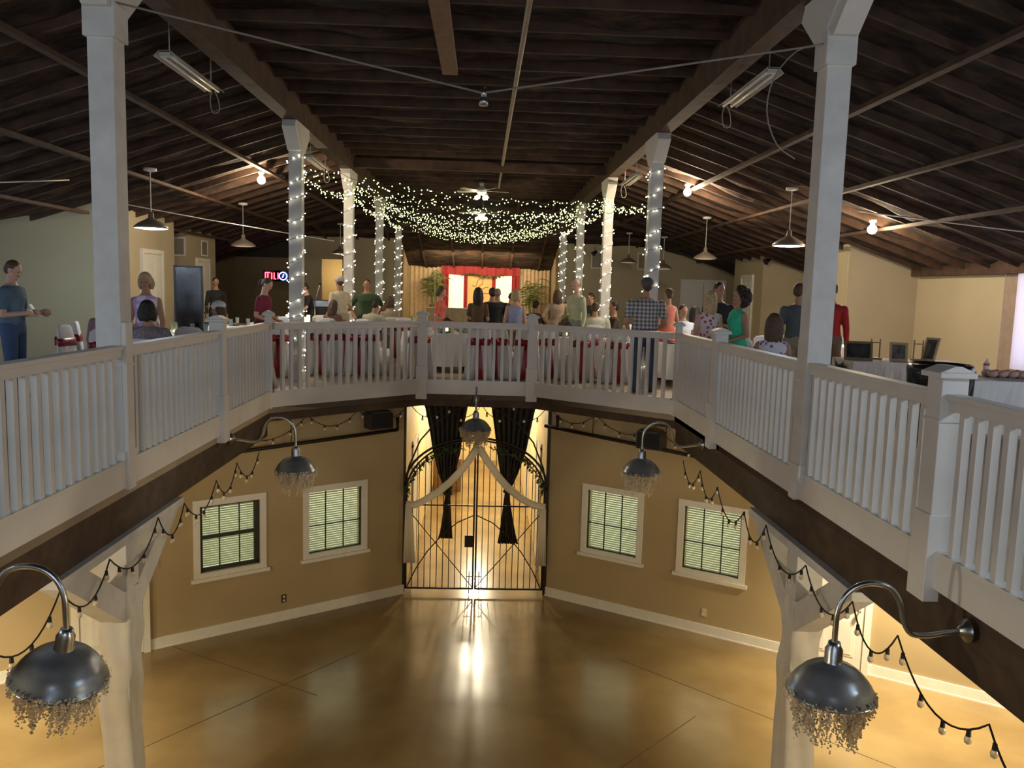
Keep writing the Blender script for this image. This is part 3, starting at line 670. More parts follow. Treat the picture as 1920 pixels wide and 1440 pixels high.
# patio string lights
BULB = MB(); BULB.lathe([(.001, 0), (.011, -.002), (.013, -.03), (.014, -.035)], 8); BULB1 = BULB.mesh('bulb_socket', CORD, True)
BULB = MB(); BULB.lathe([(.010, -.030), (.016, -.04), (.020, -.055), (.017, -.07), (.007, -.078), (.001, -.079)], 10); BULB2 = BULB.mesh('bulb', BULBGLASS, True)
def patio(hooks, label, sag=.22, step=.2):
    t = thing('string_light', label, 'string lights', hooks[0], 0, 'clear bulb string lights under the balcony'); o = Vector(hooks[0]); pts = []
    for a, b in zip(hooks[:-1], hooks[1:]):
        a = Vector(a); b = Vector(b)
        for i in range(12): u = i/12; p = a.lerp(b, u); p.z -= sag*4*u*(1-u); pts.append(p-o)
    pts.append(Vector(hooks[-1])-o); m = MB(); m.tube(pts, .006, 5); m.build('cord', CORD, t)
    acc = 0; n = 0
    for a, b in zip(pts[:-1], pts[1:]):
        acc += (b-a).length
        if acc > step and n < 95: acc = 0; n += 1; s = part('bulb_socket', BULB1, t, b); part('bulb', BULB2, s)
zb = ST-.56
patio([(-2.70, y, zb+.03*math.sin(y*3)) for y in (3.6, 4.35, 5.2, 5.9, 6.8, 7.4, 8.3, 9.0, 9.9)], 'bulb string light along the left balcony beam')
patio([(2.52, y, zb+.03*math.sin(y*3)) for y in (3.0, 3.7, 4.6, 5.2, 6.0, 6.9, 7.5, 8.4, 9.1, 9.9)], 'bulb string light along the right balcony beam')
patio([(onwall(LW, x)[0]+.1, onwall(LW, x)[1]-.16, z) for x, z in ((5.2, 2.85), (6.2, 3.05), (7.0, 3.08), (7.85, 3.1))], 'bulb string light above the pipe left of the gate', .2)
patio([(onwall(RW, x)[0]-.1, onwall(RW, x)[1]-.16, z) for x, z in ((.1, 3.12), (.9, 3.08), (1.85, 3.0), (3.1, 2.75), (4.5, 2.7))], 'bulb string light above the pipe right of the gate', .2)
patio([(-1.1, 12.6, 3.1), (-.55, 12.6, 3.12), (-.0, 12.6, 3.12), (.5, 12.6, 3.12), (1.0, 12.6, 3.08)], 'bulb string light across the top of the gate', .2, .22)

# ================================================================ UPPER FLOOR: lights and ceiling things
def zc(x, y): return deck(x, y)-ST
def pendant(x, y, label, lit=False, group='pendant barn lamps of the banquet floor'):
    top = zc(x, y)-.2; t = thing('pendant_lamp', label, 'lamp', (x, y, ST+top), 0, group)
    m = MB(); m.lathe([(.001, .02), (.10, .02), (.10, -.02), (.03, -.035), (.001, -.035)], 16); m.build('ceiling_canopy', TRIM, t, True)
    m = MB(); m.tube([(0, 0, 0), (0, 0, -.72)], .008, 6); m.build('rod', ALUM, t)
    m = MB(); m.lathe([(.012, -.66), (.04, -.68), (.045, -.76), (.09, -.79), (.20, -.85), (.26, -.90), (.265, -.93), (.255, -.93), (.19, -.86), (.09, -.80), (.03, -.78)], 28); m.build('lamp_shade', mat('taupe_enamel', (.22, .18, .14), .4), t, True)
    m = MB(); m.lathe([(.001, -.915), (.15, -.915), (.248, -.925), (.15, -.94), (.001, -.945)], 24); m.build('lamp_lens', glow('cool_lit_lens', (.62, .86, 1), 25) if lit and 'cool_lit_lens' not in MATS else MATS['cool_lit_lens'] if lit else mat('faint_glow_lens', (.75, .68, .55), .4, emis=(1, .8, .5), es=.25), t, True)  # lenses of the unlit pendants carry a faint warm emission
pendant(-5.38, 13.53, 'brightly lit blue-white pendant lamp on the left', True)
pendant(5.01, 13.53, 'brightly lit blue-white pendant lamp on the right', True)
pendant(-5.38, 2.6, 'lit cool pendant lamp over the left side beside the camera', True)
pendant(5.01, 2.6, 'lit cool pendant lamp over the right side beside the camera', True)
pendant(-5.42, 18.71, 'unlit pendant lamp next beyond the lit one on the left')
pendant(5.05, 18.83, 'unlit pendant lamp next beyond the lit one on the right')
pendant(4.6, 26.4, 'unlit pendant lamp in front of the right cream wall')
pendant(-4.6, 26.4, 'small far pendant lamp before the glowing doorway on the left')
pendant(5.3, 24.4, 'unlit pendant lamp partly behind the first right column')
BULBLIT = glow('lit_flood_bulb', (1, .80, .5), 90)
def flood(x, y, label):
    z = zc(x, y)-.2; t = thing('flood_lamp', label, 'lamp', (x, y, ST+z), 0, 'warm flood bulbs on the roof'); m = MB(); m.lathe([(.001, .02), (.06, .02), (.06, -.03), (.035, -.04), (.035, -.09), (.001, -.09)], 16); m.build('lamp_holder', TRIM, t, True)
    m = MB(); m.ball((0, 0, -.15), (.075, .075, .075), 14, 9); m.build('bulb', BULBLIT, t, True)
flood(-4.31, 16.1, 'bright warm flood bulb left of the fairy-light columns')
flood(3.91, 16.13, 'bright warm flood bulb between the fairy columns and the right column')
flood(6.41, 13.56, 'bright warm flood bulb right of the big right column')
def fluoro(x, y0, z, L, label):
    t = thing('fluorescent_light', label, 'light', (x, y0, ST+z), 0, 'unlit twin-tube shop lights'); m = MB()
    m.prism([(-.11, 0), (-.06, .05), (.06, .05), (.11, 0), (.105, 0), (.055, .04), (-.055, .04), (-.105, 0)], 'y', 0, L); m.prism([(-.055, .0), (-.055, .055), (.055, .055), (.055, .0)], 'y', .0, .05); m.build('reflector', mat('dusty_white_metal', (.50, .47, .40), .5), t)
    for s in (-1, 1): m = MB(); m.tube([(s*.045, .02, .012), (s*.045, L-.02, .012)], .018, 10); m.build('tube', TUBE, t, True)
    top = zc(x, y0)-z
    for yy in (.12, L-.12): m = MB(); m.tube([(0, yy, .05), (0, yy, top)], .006, 5); m.build('hanger_chain', ALUM, t)
    m = MB(); m.tube(sm([(0, L, .02), (.04, L, -.08), (.05, L, -.2), (-.02, L, -.22), (-.05, L, -.1), (-.03, L, .02)]), .006, 5); m.build('cord', mat('beige_cord', (.35, .30, .22), .6), t, True)
fluoro(-3.1, 8.2, 3.58, 1.45, 'dusty unlit shop light hanging at upper left')
fluoro(2.72, 8.05, 3.6, 1.5, 'dusty unlit shop light hanging at upper right')
fluoro(-3.13, 14.8, 3.67, 1.6, 'small distant shop light just right of the first left fairy column')
fluoro(2.75, 15.2, 3.6, 1.5, 'small distant shop light just left of the first right fairy column')
def fan(x, y, zl, label, rz):
    top = zc(x, y)-.2-zl; t = thing('ceiling_fan', label, 'fan', (x, y, ST+zl), rz, 'ceiling fans over the fairy light canopy'); m = MB()
    m.tube([(0, 0, .2), (0, 0, top)], .014, 8); m.lathe([(.001, top), (.07, top), (.05, top-.08), (.001, top-.08)], 14); m.build('down_rod', TRIM, t, True)
    m = MB(); m.lathe([(.001, .26), (.08, .25), (.13, .2), (.13, .12), (.08, .08), (.001, .08)], 18); m.build('motor', TRIM, t, True)
    for k in range(5):
        m = MB(); m.M = Matrix.Rotation(2*PI*k/5, 4, 'Z') @ Matrix.Rotation(.2, 4, 'X'); m.prism([(.1, -.03), (.25, -.06), (.66, -.07), (.68, 0), (.66, .07), (.25, .06), (.1, .03)], 'z', .155, .165); m.build('blade', TRIM, t)
    for k in range(4):
        a = PI/4+PI/2*k; m = MB(); m.tube([(0, 0, .08), (.10*math.cos(a), .10*math.sin(a), .05)], .012, 6); m.ball((.14*math.cos(a), .14*math.sin(a), .0), .05); m.build('light_globe', glow('fan_globe', (1, .93, .62), 14) if 'fan_globe' not in MATS else MATS['fan_globe'], t, True)
fan(-.13, 20.5, 3.7, 'white ceiling fan with lit globes, the nearer one', .2)
fan(-.15, 25.0, 3.57, 'white ceiling fan with lit globes, the farther one', .6)
def wire(pts, label, r=.008, mt=None, nm='conduit', cat='conduit', sag=0):
    P = []
    for a, b in zip(pts[:-1], pts[1:]):
        a = Vector(a); b = Vector(b)
        for i in range(14): u = i/14; p = a.lerp(b, u); p.z -= sag*4*u*(1-u); P.append(p)
    P.append(Vector(pts[-1])); m = MB(); m.tube(P, r, 6); return tag(m.build(nm, mt or ALUM, None, True), label, cat)
wire([(-2.72, 6.3, ST+3.45), (-.05, 6.3, ST+2.91), (2.43, 6.3, ST+3.34)], 'sagging cable strung between the two near columns', .008, mat('grey_cable', (.22, .19, .15), .6), 'cable', 'cable', .0)
t = thing('spotlight', 'tiny spotlight hanging from the middle of the cable', 'light', (-.04, 6.3, ST+2.91)); m = MB(); m.tube([(0, 0, .03), (0, 0, -.03)], .02, 8); m.lathe([(.012, -.02), (.032, -.05), (.034, -.09), (.001, -.09)], 12); m.build('spotlight_body', GALV, t, True)
m = MB(); m.tube([(-.02, 0, .02), (.015, 0, .045), (.02, 0, .0)], .006, 5); m.build('clip', CHROME, t)
wire([(.3, 21, ST+4.0), (.32, 12, ST+4.0), (.36, 3, ST+4.0)], 'long pipe running down the centre of the ceiling', .028, mat('grey_brown_pipe', (.30, .24, .17), .6), 'ceiling_pipe', 'pipe')
def rz_(x, y, o=.24): return ST+zc(x, y)-o
wire([(-8.4, 8.6, rz_(-8.4, 9)), (-6.2, 12.6, rz_(-6.2, 12.2))], 'pale conduit on the roof slope at the left edge', .014)
wire([(-6.3, 14.3, ST+2.75), (-5.2, 15.5, ST+2.6), (-3.1, 17, ST+2.35)], 'thin pale cable running past the lit left pendant', .01, None, 'cable', 'cable')
wire([(6.0, 13.2, rz_(6.0, 11)), (7.2, 11.2, rz_(7.2, 8.6)), (8.4, 9.0, rz_(8.4, 7))], 'pale conduit on the roof slope at the right edge', .014)
wire(sm([(2.5, 6.3, ST+3.36), (2.3, 6.3, ST+3.3), (2.14, 6.3, ST+3.1), (2.1, 6.3, ST+2.85), (2.2, 6.33, ST+2.62), (2.36, 6.36, ST+2.52)], 3), 'loose wire curling beside the right column top', .006, mat('grey_cable', (.22, .19, .15), .6), 'cable', 'cable', 0)
def spot(loc, label, rz=0):
    t = thing('spotlight', label, 'light', loc, rz); m = MB(); m.tube([(0, 0, 0), (0, 0, -.12)], .012, 6); m.build('stem', BLACK, t)
    m = MB(); m.M = Matrix.Translation((0, 0, -.2)) @ Matrix.Rotation(.9, 4, 'Y'); m.lathe([(.001, .1), (.05, .09), (.06, .0), (.09, -.08), (.085, -.09), (.001, -.06)], 16); m.build('spotlight_body', BLACK, t, True)
spot((7.43, 21.5, ST+2.62), 'black spotlight fixed high on the corner of the right room')
spot((3.58, 27, ST+2.95), 'small dark spotlight under the roof at the far right wall')

# ================================================================ TABLES AND CHAIRS
def chair_proto():
    t = thing('banquet_chair', 'x', 'chair', (0, 0, ST))
    m = MB(); rings = []
    for z, w, d, f in ((.0, .27, .27, 1), (.25, .245, .25, .6), (.45, .225, .235, .1), (.48, .21, .22, 0), (.485, .02, .02, 0)):
        r = []
        for j in range(40):
            a = 2*PI*j/40; q = max(abs(math.cos(a)), abs(math.sin(a))); s = 1/(q**.85); fo = 1+f*.06*math.sin(9*a+1.3)
            r.append((w*math.cos(a)*s*fo, d*math.sin(a)*s*fo, z))
        rings.append(r)
    m.loft(rings)
    rings = []                              # back
    for z, w, y, dp in ((.40, .215, .205, .05), (.6, .212, .225, .045), (.8, .205, .25, .04), (.90, .19, .262, .036), (.945, .14, .267, .03), (.955, .05, .268, .015)):
        rings.append([(w*math.cos(2*PI*j/24)*(1/max(abs(math.cos(2*PI*j/24)), abs(math.sin(2*PI*j/24)))**.7), y+dp*math.sin(2*PI*j/24), z) for j in range(24)])
    m.loft(rings)
    rings = []                              # cloth hanging behind, flaring to the floor
    for z, w, y, a_ in ((.02, .27, .33, .03), (.25, .245, .30, .024), (.5, .225, .27, .012), (.75, .212, .272, .004)):
        rings.append([(w*(i/12-1), y+a_*math.sin(i*1.9), z) for i in range(25)]+[(w*(1-i/12), y-.05, z) for i in range(25)])
    m.loft(rings); m.build('chair_cover', COVER, t, True)
    m = MB(); rings = []
    for z, w, dp in ((.64, .224, .058), (.70, .226, .06), (.755, .222, .056)):
        y = .225+.1*(z-.6)
        rings.append([(w*math.cos(2*PI*j/24)*(1/max(abs(math.cos(2*PI*j/24)), abs(math.sin(2*PI*j/24)))**.7), y+dp*math.sin(2*PI*j/24), z) for j in range(24)])
    m.loft(rings); b = m.build('sash', SASH, t, True)
    m = MB()
    for s in (-1, 1): m.loft([[(s*.01, .30, .71), (s*.01, .33, .73), (s*.01, .33, .67), (s*.01, .30, .67)], [(s*.07, .31, .77), (s*.07, .36, .78), (s*.07, .36, .64), (s*.07, .31, .64)], [(s*.14, .31, .76), (s*.14, .34, .77), (s*.14, .34, .65), (s*.14, .31, .66)]])
    m.ball((0, .335, .705), (.03, .025, .03)); m.build('sash_bow', SASH, b, True)
    m = MB()
    for s in (-1, 1): m.loft([[(x0+s*.055*k, y_+.012*math.sin(x0*90), z) for x0 in (0, .02, .04, .06, .08)] + [(x0+s*.055*k, y_+.014, z) for x0 in (.08, .06, .04, .02, 0)] for k, (z, y_) in enumerate(((.70, .34), (.5, .335), (.25, .35), (.03, .375)))] if False else
              [[(s*(.005+.012*k)+w*(i/4-.5), y_+.012*math.sin(i*2), z) for i in range(5)]+[(s*(.005+.012*k)+w*(.5-i/4), y_+.02, z) for i in range(5)] for k, (z, y_, w) in enumerate(((.70, .335, .04), (.5, .34, .055), (.25, .355, .065), (.03, .385, .075)))])
    m.build('sash_tail', SASH, t, True)
    return t
CH = chair_proto(); CH.scale = (.9, .9, .88); ch_used = [False]
def chair(x, y, rz, label, group):
    rz = math.radians(rz)
    if not ch_used[0]: ch_used[0] = True; CH.location = (x, y, ST); CH.rotation_euler = (0, 0, rz); tag(CH, label, None, group); return CH
    return dup(CH, (x, y, ST), rz, label, group)
def round_table(x, y, label, r=.76, group='round banquet tables under white cloths'):
    r *= .98; t = thing('round_table', label, 'table', (x, y, ST), 0, group); t.scale = (1, 1, .9); m = MB(); m.lathe([(.001, .70), (r-.02, .70), (r-.02, .735), (.001, .735)], 32); m.build('tabletop', DARKWOOD, t)
    for a in (45, 135, 225, 315):
        m = MB(); c, s = math.cos(math.radians(a)), math.sin(math.radians(a)); m.tube([(c*r*.6, s*r*.6, .7), (c*r*.72, s*r*.72, 0)], .014, 6); m.build('leg', IRON, t)
    m = MB(); n = 72; rings = [[(r*k*math.cos(2*PI*j/n), r*k*math.sin(2*PI*j/n), .742) for j in range(n)] for k in (.01, .95)]
    for z, rr, f in ((.738, 1.0, 0), (.70, 1.012, .01), (.45, 1.03, .045), (.12, 1.06, .085)):
        rings.append([((r*rr+r*f*math.sin(11*2*PI*j/n+x))*math.cos(2*PI*j/n), (r*rr+r*f*math.sin(11*2*PI*j/n+x))*math.sin(2*PI*j/n), z) for j in range(n)])
    m.loft(rings, cap=False); o = m.build('tablecloth', CLOTH, None, True); o.location = (x, y, ST); o.scale = (1, 1, .9)
    tag(o, 'white floor length cloth on the '+label.split(', the ')[1], 'tablecloth')
GLASSM = mat('tumbler_glass', (.75, .78, .74), .05, trans=.7, noise_amt=.02)
CANDLE = glow('candle_jar_glow', (1, .78, .45), 2.2)
def centrepiece(x, y, label, kind=0, z=.671):
    if kind == 0:
        t = thing('lantern', label, 'lantern', (x, y, ST+z), .3, 'lanterns on the tables'); m = MB(); m.box(-.07, .07, -.07, .07, 0, .015); m.box(-.07, .07, -.07, .07, .20, .215); m.prism([(-.06, .215), (.06, .215), (.015, .26), (-.015, .26)], 'y', -.05, .05)
        for a in (-.06, .06):
            for b in (-.06, .06): m.box(a-.006, a+.006, b-.006, b+.006, 0, .2)
        m.tube([(-.02, 0, .26), (-.02, 0, .29), (.02, 0, .29), (.02, 0, .26)], .004, 5); m.build('lantern_frame', BLACK, t); m = MB(); m.lathe([(.001, .015), (.03, .015), (.03, .10), (.001, .10)], 12); m.build('candle', CANDLE, t, True)
    elif kind == 1:
        t = thing('candle_vase', label, 'vase', (x, y, ST+z), 0, 'candle vases on the tables'); m = MB(); m.lathe([(.001, 0), (.045, 0), (.05, .16), (.045, .16), (.04, .01), (.001, .01)], 14); m.build('vase_glass', GLASSM, t, True); m = MB(); m.lathe([(.001, .012), (.036, .012), (.036, .11), (.001, .11)], 12); m.build('candle', CANDLE, t, True)
    else:
        t = thing('pumpkin', label, 'pumpkin', (x, y, ST+z), 0, 'small white pumpkins on the tables'); m = MB(); rings = []
        for i in range(9):
            a = -PI/2+PI*(i*.92/8+.04); rings.append([((.085+.008*math.cos(8*2*PI*j/32))*math.cos(a)*math.cos(2*PI*j/32), (.085+.008*math.cos(8*2*PI*j/32))*math.cos(a)*math.sin(2*PI*j/32), .06+.06*math.sin(a)) for j in range(32)])
        m.loft(rings); m.build('pumpkin_body', mat('white_pumpkin', (.80, .76, .68), .5), t, True); m = MB(); m.tube([(0, 0, .115), (.01, 0, .14), (.02, 0, .15)], [.012, .009, .008], 6); m.build('stem', OLIVE, t, True)
GL = MB(); GL.lathe([(.001, 0), (.03, 0), (.036, .12), (.033, .12), (.027, .01), (.001, .01)], 12); GLM = GL.mesh('drinking_glass', GLASSM, True)
PL = MB(); PL.lathe([(.001, 0), (.07, 0), (.13, .015), (.128, .02), (.07, .006), (.001, .006)], 24); PLM = PL.mesh('dinner_plate', mat('dark_plate', (.08, .06, .06), .3), True)
tabs = [(-.72, 14.9, 'centre front table'), (-2.75, 14.7, 'front table left of centre'), (1.75, 14.7, 'front table right of centre'), (3.45, 13.3, 'table behind the plaid shirted man'), (-4.75, 12.6, 'near left table'), (-4.9, 15.4, 'second left table'), (-3.95, 16.7, 'third left table'), (-1.6, 18.2, 'third row centre left table'), (1.5, 19.0, 'third row centre right table'), (3.9, 17.8, 'third row right table'), (4.35, 12.0, 'near right table'), (5.9, 14.4, 'far right table by the room door')]
for i, (x, y, d) in enumerate(tabs):
    round_table(x, y, 'round banquet table, the '+d, .76 if i not in (3, 10) else .6)
    k = i % 3
    centrepiece(x+.05, y, ('black lantern', 'lit candle vase', 'small white pumpkin')[k]+' on the '+d, k)
    if i in (1, 2, 0, 5, 6): centrepiece(x-.28, y-.15, ('lit candle vase', 'small white pumpkin', 'black lantern')[k]+' off centre on the '+d, (k+1) % 3)
    for j in range(6):
        a = 2*PI*j/6+.4+i; wh = ('right', 'back right', 'back left', 'left', 'front left', 'front right')[int(((a+PI/6) % (2*PI))/(PI/3))]; o = part('drinking_glass', GLM, None, (x+.5*math.cos(a), y+.5*math.sin(a), ST+.671)); tag(o, 'clear glass on the '+wh+' side of the '+d, 'glass', 'glasses on the '+d)
        a += .25; o = part('dinner_plate', PLM, None, (x+.55*math.cos(a)*.75, y+.55*math.sin(a)*.75, ST+.671)); tag(o, 'dark plate on the '+wh+' side of the '+d, 'plate', 'plates on the '+d)
G1 = 'covered chairs with burgundy sashes at the front tables'
chs = [(-3.2, 13.05, 185, 'covered chair at the front, leftmost behind the angled left railing'), (-3.19, 13.6, 165, 'covered chair partly hidden by the first left fairy column'), (-2.65, 13.5, 180, 'covered chair with sash tail, third from the left in the front row'),
       (-2.34, 13.7, 200, 'covered chair left of centre, its back turned half left'), (-2.08, 13.6, 190, 'covered chair left of centre with a dark red tail'), (-1.81, 13.7, 160, 'covered chair left of the centre post, turned towards the left table'),
       (-1.12, 13.5, 205, 'covered chair right behind the left centre post'), (-0.06, 13.35, 180, 'covered chair seen squarely from behind in the middle railing bay'), (0.33, 13.5, 155, 'covered chair with draped cloth right of the middle one'), (0.74, 13.4, 170, 'covered chair with red tail at the right centre post'),
       (1.0, 13.7, 200, 'covered chair just right of the right centre post'), (1.58, 13.5, 185, 'covered chair in the right railing bay, the left one'), (1.73, 14.0, 200, 'covered chair tucked behind another in the right railing bay'), (2.17, 13.3, 180, 'covered chair with wide red tail in the right railing bay'),
       (3.05, 14.6, 180, 'covered chair beyond the first right fairy column'), (-5.3, 11.0, 90, 'covered chair standing alone left of the big left column'), (-5.61, 12.0, 110, 'covered chair half behind the big left column'), (-4.06, 11.4, 200, 'covered chair beside the black display panel'),
       (-3.19, 11.2, 250, 'covered chair pulled out near the woman in the white cap'), (3.97, 12.3, 150, 'covered chair beside the green dress, at the near right table'), (4.54, 13.3, 180, 'covered chair right of the green dress with a dark red sash'), (4.97, 11.9, 200, 'covered chair just right of the big right column'),
       (3.58, 11.1, 120, 'covered chair in front of the near right table')]
for x, y, rz, lb in chs: chair(x, y, rz, lb, G1 if 12.9 < y < 14.7 else 'covered chairs at the outer tables')
for px, y, rz, lb in ((548, 15.9, 150, 'just right of the first left column'), (603, 17.2, 180, 'under the glowing doorway'), (760, 17.0, 170, 'before the left corn stalks'), (1052, 17.6, 170, 'before the right corn stalks'), (1175, 16.6, 180, 'right of the second right column'), (1262, 16.9, 190, 'beside the coral skirt')):
    chair(round(math.tan(math.atan((px-960)/1531)+.03669)*y, 2), y, rz, 'white covered back row chair '+lb, 'covered chairs of the back rows')

PC = MB(); PC.lathe([(.001, 0), (.035, 0), (.035, .17), (.03, .175), (.001, .165)], 14); PCM = PC.mesh('pillar_candle', CANDLE, True)
for k, (a, b, s_) in enumerate(((-.18, .1, 1), (-.1, -.05, 1.25), (.0, .08, .9), (.08, -.06, 1.1), (.17, .05, .8), (.26, -.02, 1.05))):
    o = part('pillar_candle', PCM, None, (-3.75+a, 16.45+b, ST+.671), None, (1, 1, s_)); tag(o, 'lit cream pillar candle on the third left table, '+('the leftmost', 'second from the left', 'shorter one at the back', 'front middle one', 'the shortest', 'the rightmost')[k], 'candle', 'pillar candles on the third left table')
# stage backdrop at the far end
BX, BY = -.27, 30.9
def panel(x0, x1, z0, z1, y, mt, label, folds, nm='backdrop_curtain'):
    m = MB(); m.loft([[(x0+(x1-x0)*i/80, y+.03*math.sin(2*PI*folds*i/80), ST+z) for i in range(81)] for z in (z0, (z0+z1)/2, z1)], closed=False); return tag(m.build(nm, mt, None, True), label, 'curtain')
CREAM = mat('cream_drape', (.66, .52, .34), .85)
GLOWDRAPE = mat('emissive_white_drape', (.9, .80, .55), .85, emis=(1, .84, .5), es=.75)  # emission in the cloth stands in for lights behind the drapes
RED = mat('red_drape', (.38, .03, .04), .7)
panel(-3.05, -1.55, 0, 2.34, BY+.1, CREAM, 'cream curtain at the left of the stage backdrop', 9)
panel(1.30, 2.45, 0, 2.26, BY+.1, CREAM, 'cream curtain at the right of the stage backdrop', 8)
panel(-1.62, -1.34, 0, 2.3, BY, RED, 'red curtain strip left of the glowing drapes', 2)
panel(1.02, 1.30, 0, 2.28, BY, RED, 'red curtain strip right of the glowing drapes', 2)
m = MB(); rings = []
m.loft([[(-1.62+2.92*i/60, BY-.04+.03*math.sin(i*.9), ST+z-.06*math.sin(PI*i/60)*(z < 2.1)) for i in range(61)] for z in (2.0, 2.15, 2.3)], closed=False); tag(m.build('valance', RED, None, True), 'red valance across the top of the stage backdrop', 'curtain')
panel(-1.34, -.78, 0, 2.1, BY+.04, GLOWDRAPE, 'glowing white drape left of the orange stage panel', 6)
panel(.42, 1.02, 0, 2.1, BY+.04, GLOWDRAPE, 'glowing white drape right of the orange stage panel', 6)
panel(-.78, -.64, .2, 1.95, BY, RED, 'narrow red drape at the left edge of the orange panel', 1)
panel(.28, .42, .2, 1.95, BY, RED, 'narrow red drape at the right edge of the orange panel', 1)
t = thing('monogram_panel', 'orange lit panel with a curly letter in the centre of the stage', 'panel', (-.18, BY+.05, ST)); m = MB(); m.box(-.5, .5, 0, .03, .0, 1.95); m.build('panel_board', mat('emissive_orange_board', (.72, .40, .13), .7, emis=(1, .55, .2), es=.25), t)  # slight emission in the board makes it look lit
m = MB(); m.tube([(-.3+.0, -.01, 1.62), (-.2, -.01, 1.55), (-.12, -.01, 1.63), (-.08, -.01, 1.78), (.02, -.01, 1.88), (.12, -.01, 1.80), (.10, -.01, 1.66), (0, -.01, 1.6), (-.06, -.01, 1.5), (.05, -.01, 1.45), (.2, -.01, 1.52), (.33, -.01, 1.55)], .014, 6); m.tube([(.0, -.01, 1.3), (.32, -.01, 1.3)], .01, 6); m.build('curly_letter', mat('brown_letter', (.25, .11, .05), .5), t, True)
leafy([(-.85+.22*i, BY-.12, ST+1.95+.05*math.sin(i)) for i in range(8)], 'green leaf garland along the top of the orange stage panel', n=30, size=.08, m_=mat('stage_leaf', (.10, .14, .04), .6))
t = thing('stage_table', 'long low sweetheart table with cream cloth on the stage', 'table', (-.9, 29.0, ST)); m = MB(); m.box(-1.1, 1.3, -.35, .35, 0, .76); m.build('cloth_skirt', CREAM, t, bevel=.03); m = MB(); m.box(-1.12, 1.32, -.37, .37, .76, .775); m.build('tabletop', CLOTH, t)
def stalks(x, y, label, z=.6):
    t = thing('corn_stalks', label, 'plant', (x, y, ST)); m = MB(); m.lathe([(.001, 0), (.18, 0), (.22, z), (.001, z)], 14); m.build('pot', mat('dark_pot', (.12, .08, .05), .7), t, True)
    rnd = random.Random(int(abs(x)*100)); st_ = MB(); lf = MB()
    for k in range(12):
        a = rnd.uniform(0, 2*PI); tip = Vector((.45*math.cos(a)*rnd.uniform(.2, 1), .2*math.sin(a), z+rnd.uniform(.85, 1.25))); b0 = Vector((.08*math.cos(a), .08*math.sin(a), z)); st_.tube([b0, b0.lerp(tip, .5), tip], [.014, .011, .005], 5)
        for j in range(7):
            p = b0.lerp(tip, .25+.11*j); an = rnd.uniform(0, 2*PI); dr = Vector((math.cos(an), .4*math.sin(an), 0)); L = rnd.uniform(.3, .6); side = Vector((-dr.y, dr.x, 0))*.022+Vector((0, 0, .018)); P = [p, p+dr*L*.3+Vector((0, 0, L*.3)), p+dr*L*.7+Vector((0, 0, L*.25)), p+dr*L+Vector((0, 0, -.02))]
            lf.add([P[0]-side*.5, P[0]+side*.5, P[1]-side, P[1]+side, P[2]-side, P[2]+side, P[3]], [(0, 1, 3, 2), (2, 3, 5, 4), (4, 5, 6)])
    st_.build('stalk', mat('corn_stalk_green', (.20, .24, .08), .7), t); lf.build('foliage', mat('corn_leaf_green', (.13, .19, .06), .6), t)
stalks(-1.82, 30.5, 'tall corn stalks in a pot at the left side of the stage', .85); stalks(1.76, 30.5, 'tall corn stalks in a pot at the right side of the stage', .6)
# bar signs, display panel, display table, bin
def neon(loc, label, col, strokes, nm):
    t = thing('neon_sign', label, 'sign', loc, 0); m = MB(); m.box(-.28, .28, 0, .03, -.17, .17); m.build('backing', BLACK, t); m = MB()
    for s in strokes: m.tube([(a, -.04, b) for a, b in s], .014, 6)
    m.build('neon_tube', glow(nm, col, 14), t, True)
neon((-6.78, 26.5, ST+1.7), 'small glowing red neon sign on the dark bar wall', (1, .03, .05), [[(-.2, -.1), (-.2, .1)], [(-.12, .1), (-.12, -.1)], [(-.2, .1), (-.05, .1)], [(0, -.1), (0, .1)], [(.08, .1), (.08, -.1), (.14, -.1)], [(.2, .1), (.2, -.1)]], 'neon_red')
neon((-6.42, 26.5, ST+1.7), 'small glowing blue ring neon sign beside the red one', (.12, .2, 1), [[(.12*math.cos(a*PI/8), .12*math.sin(a*PI/8)) for a in range(17)], [(-.02, -.05), (.02, .06)]], 'neon_blue')
t = thing('standing_screen', 'tall black framed screen standing before the left closet', 'panel', (-4.72, 13.3, ST), .15); m = MB(); m.box(-.2, .2, -.02, .02, .1, 1.68); m.build('panel_face', mat('dark_gloss', (.015, .013, .013), .12), t); m = MB()
for a, b, c, d in ((-.22, -.19, .08, 1.7), (.19, .22, .08, 1.7), (-.22, .22, 1.67, 1.7), (-.22, .22, .08, .11)): m.box(a, b, -.03, .03, c, d)
m.build('panel_frame', BLACK, t)
for s in (-1, 1): m = MB(); m.bar((s*.17, -.2, .01), (s*.17, .2, .01), .03, .02); m.bar((s*.17, 0, .01), (s*.17, 0, .1), .03); m.build('foot', BLACK, t)
t = thing('audio_rack', 'black sound equipment beside the first left fairy column', 'equipment', (-3.8, 18.8, ST), .2); m = MB(); m.box(-.35, .35, -.25, .25, 0, .95); m.box(-.3, .3, -.2, .2, .95, 1.12); m.build('case', BLACK, t, bevel=.01); m = MB(); m.box(-.28, .28, -.215, -.2, .97, 1.1); m.build('fader_panel', GALV, t)
def mic(x, y, label):
    t = thing('microphone_stand', label, 'stand', (x, y, ST)); m = MB(); m.tube([(0, 0, .02), (0, 0, 1.1), (.12, -.1, 1.45)], .012, 6); m.lathe([(.001, 0), (.14, 0), (.14, .02), (.001, .02)], 16); m.build('stand_pole', CHROME, t); m = MB(); m.ball((.13, -.11, 1.48), .03); m.build('microphone', BLACK, t, True)
mic(-3.66, 17.9, 'slanted microphone stand by the sound equipment')
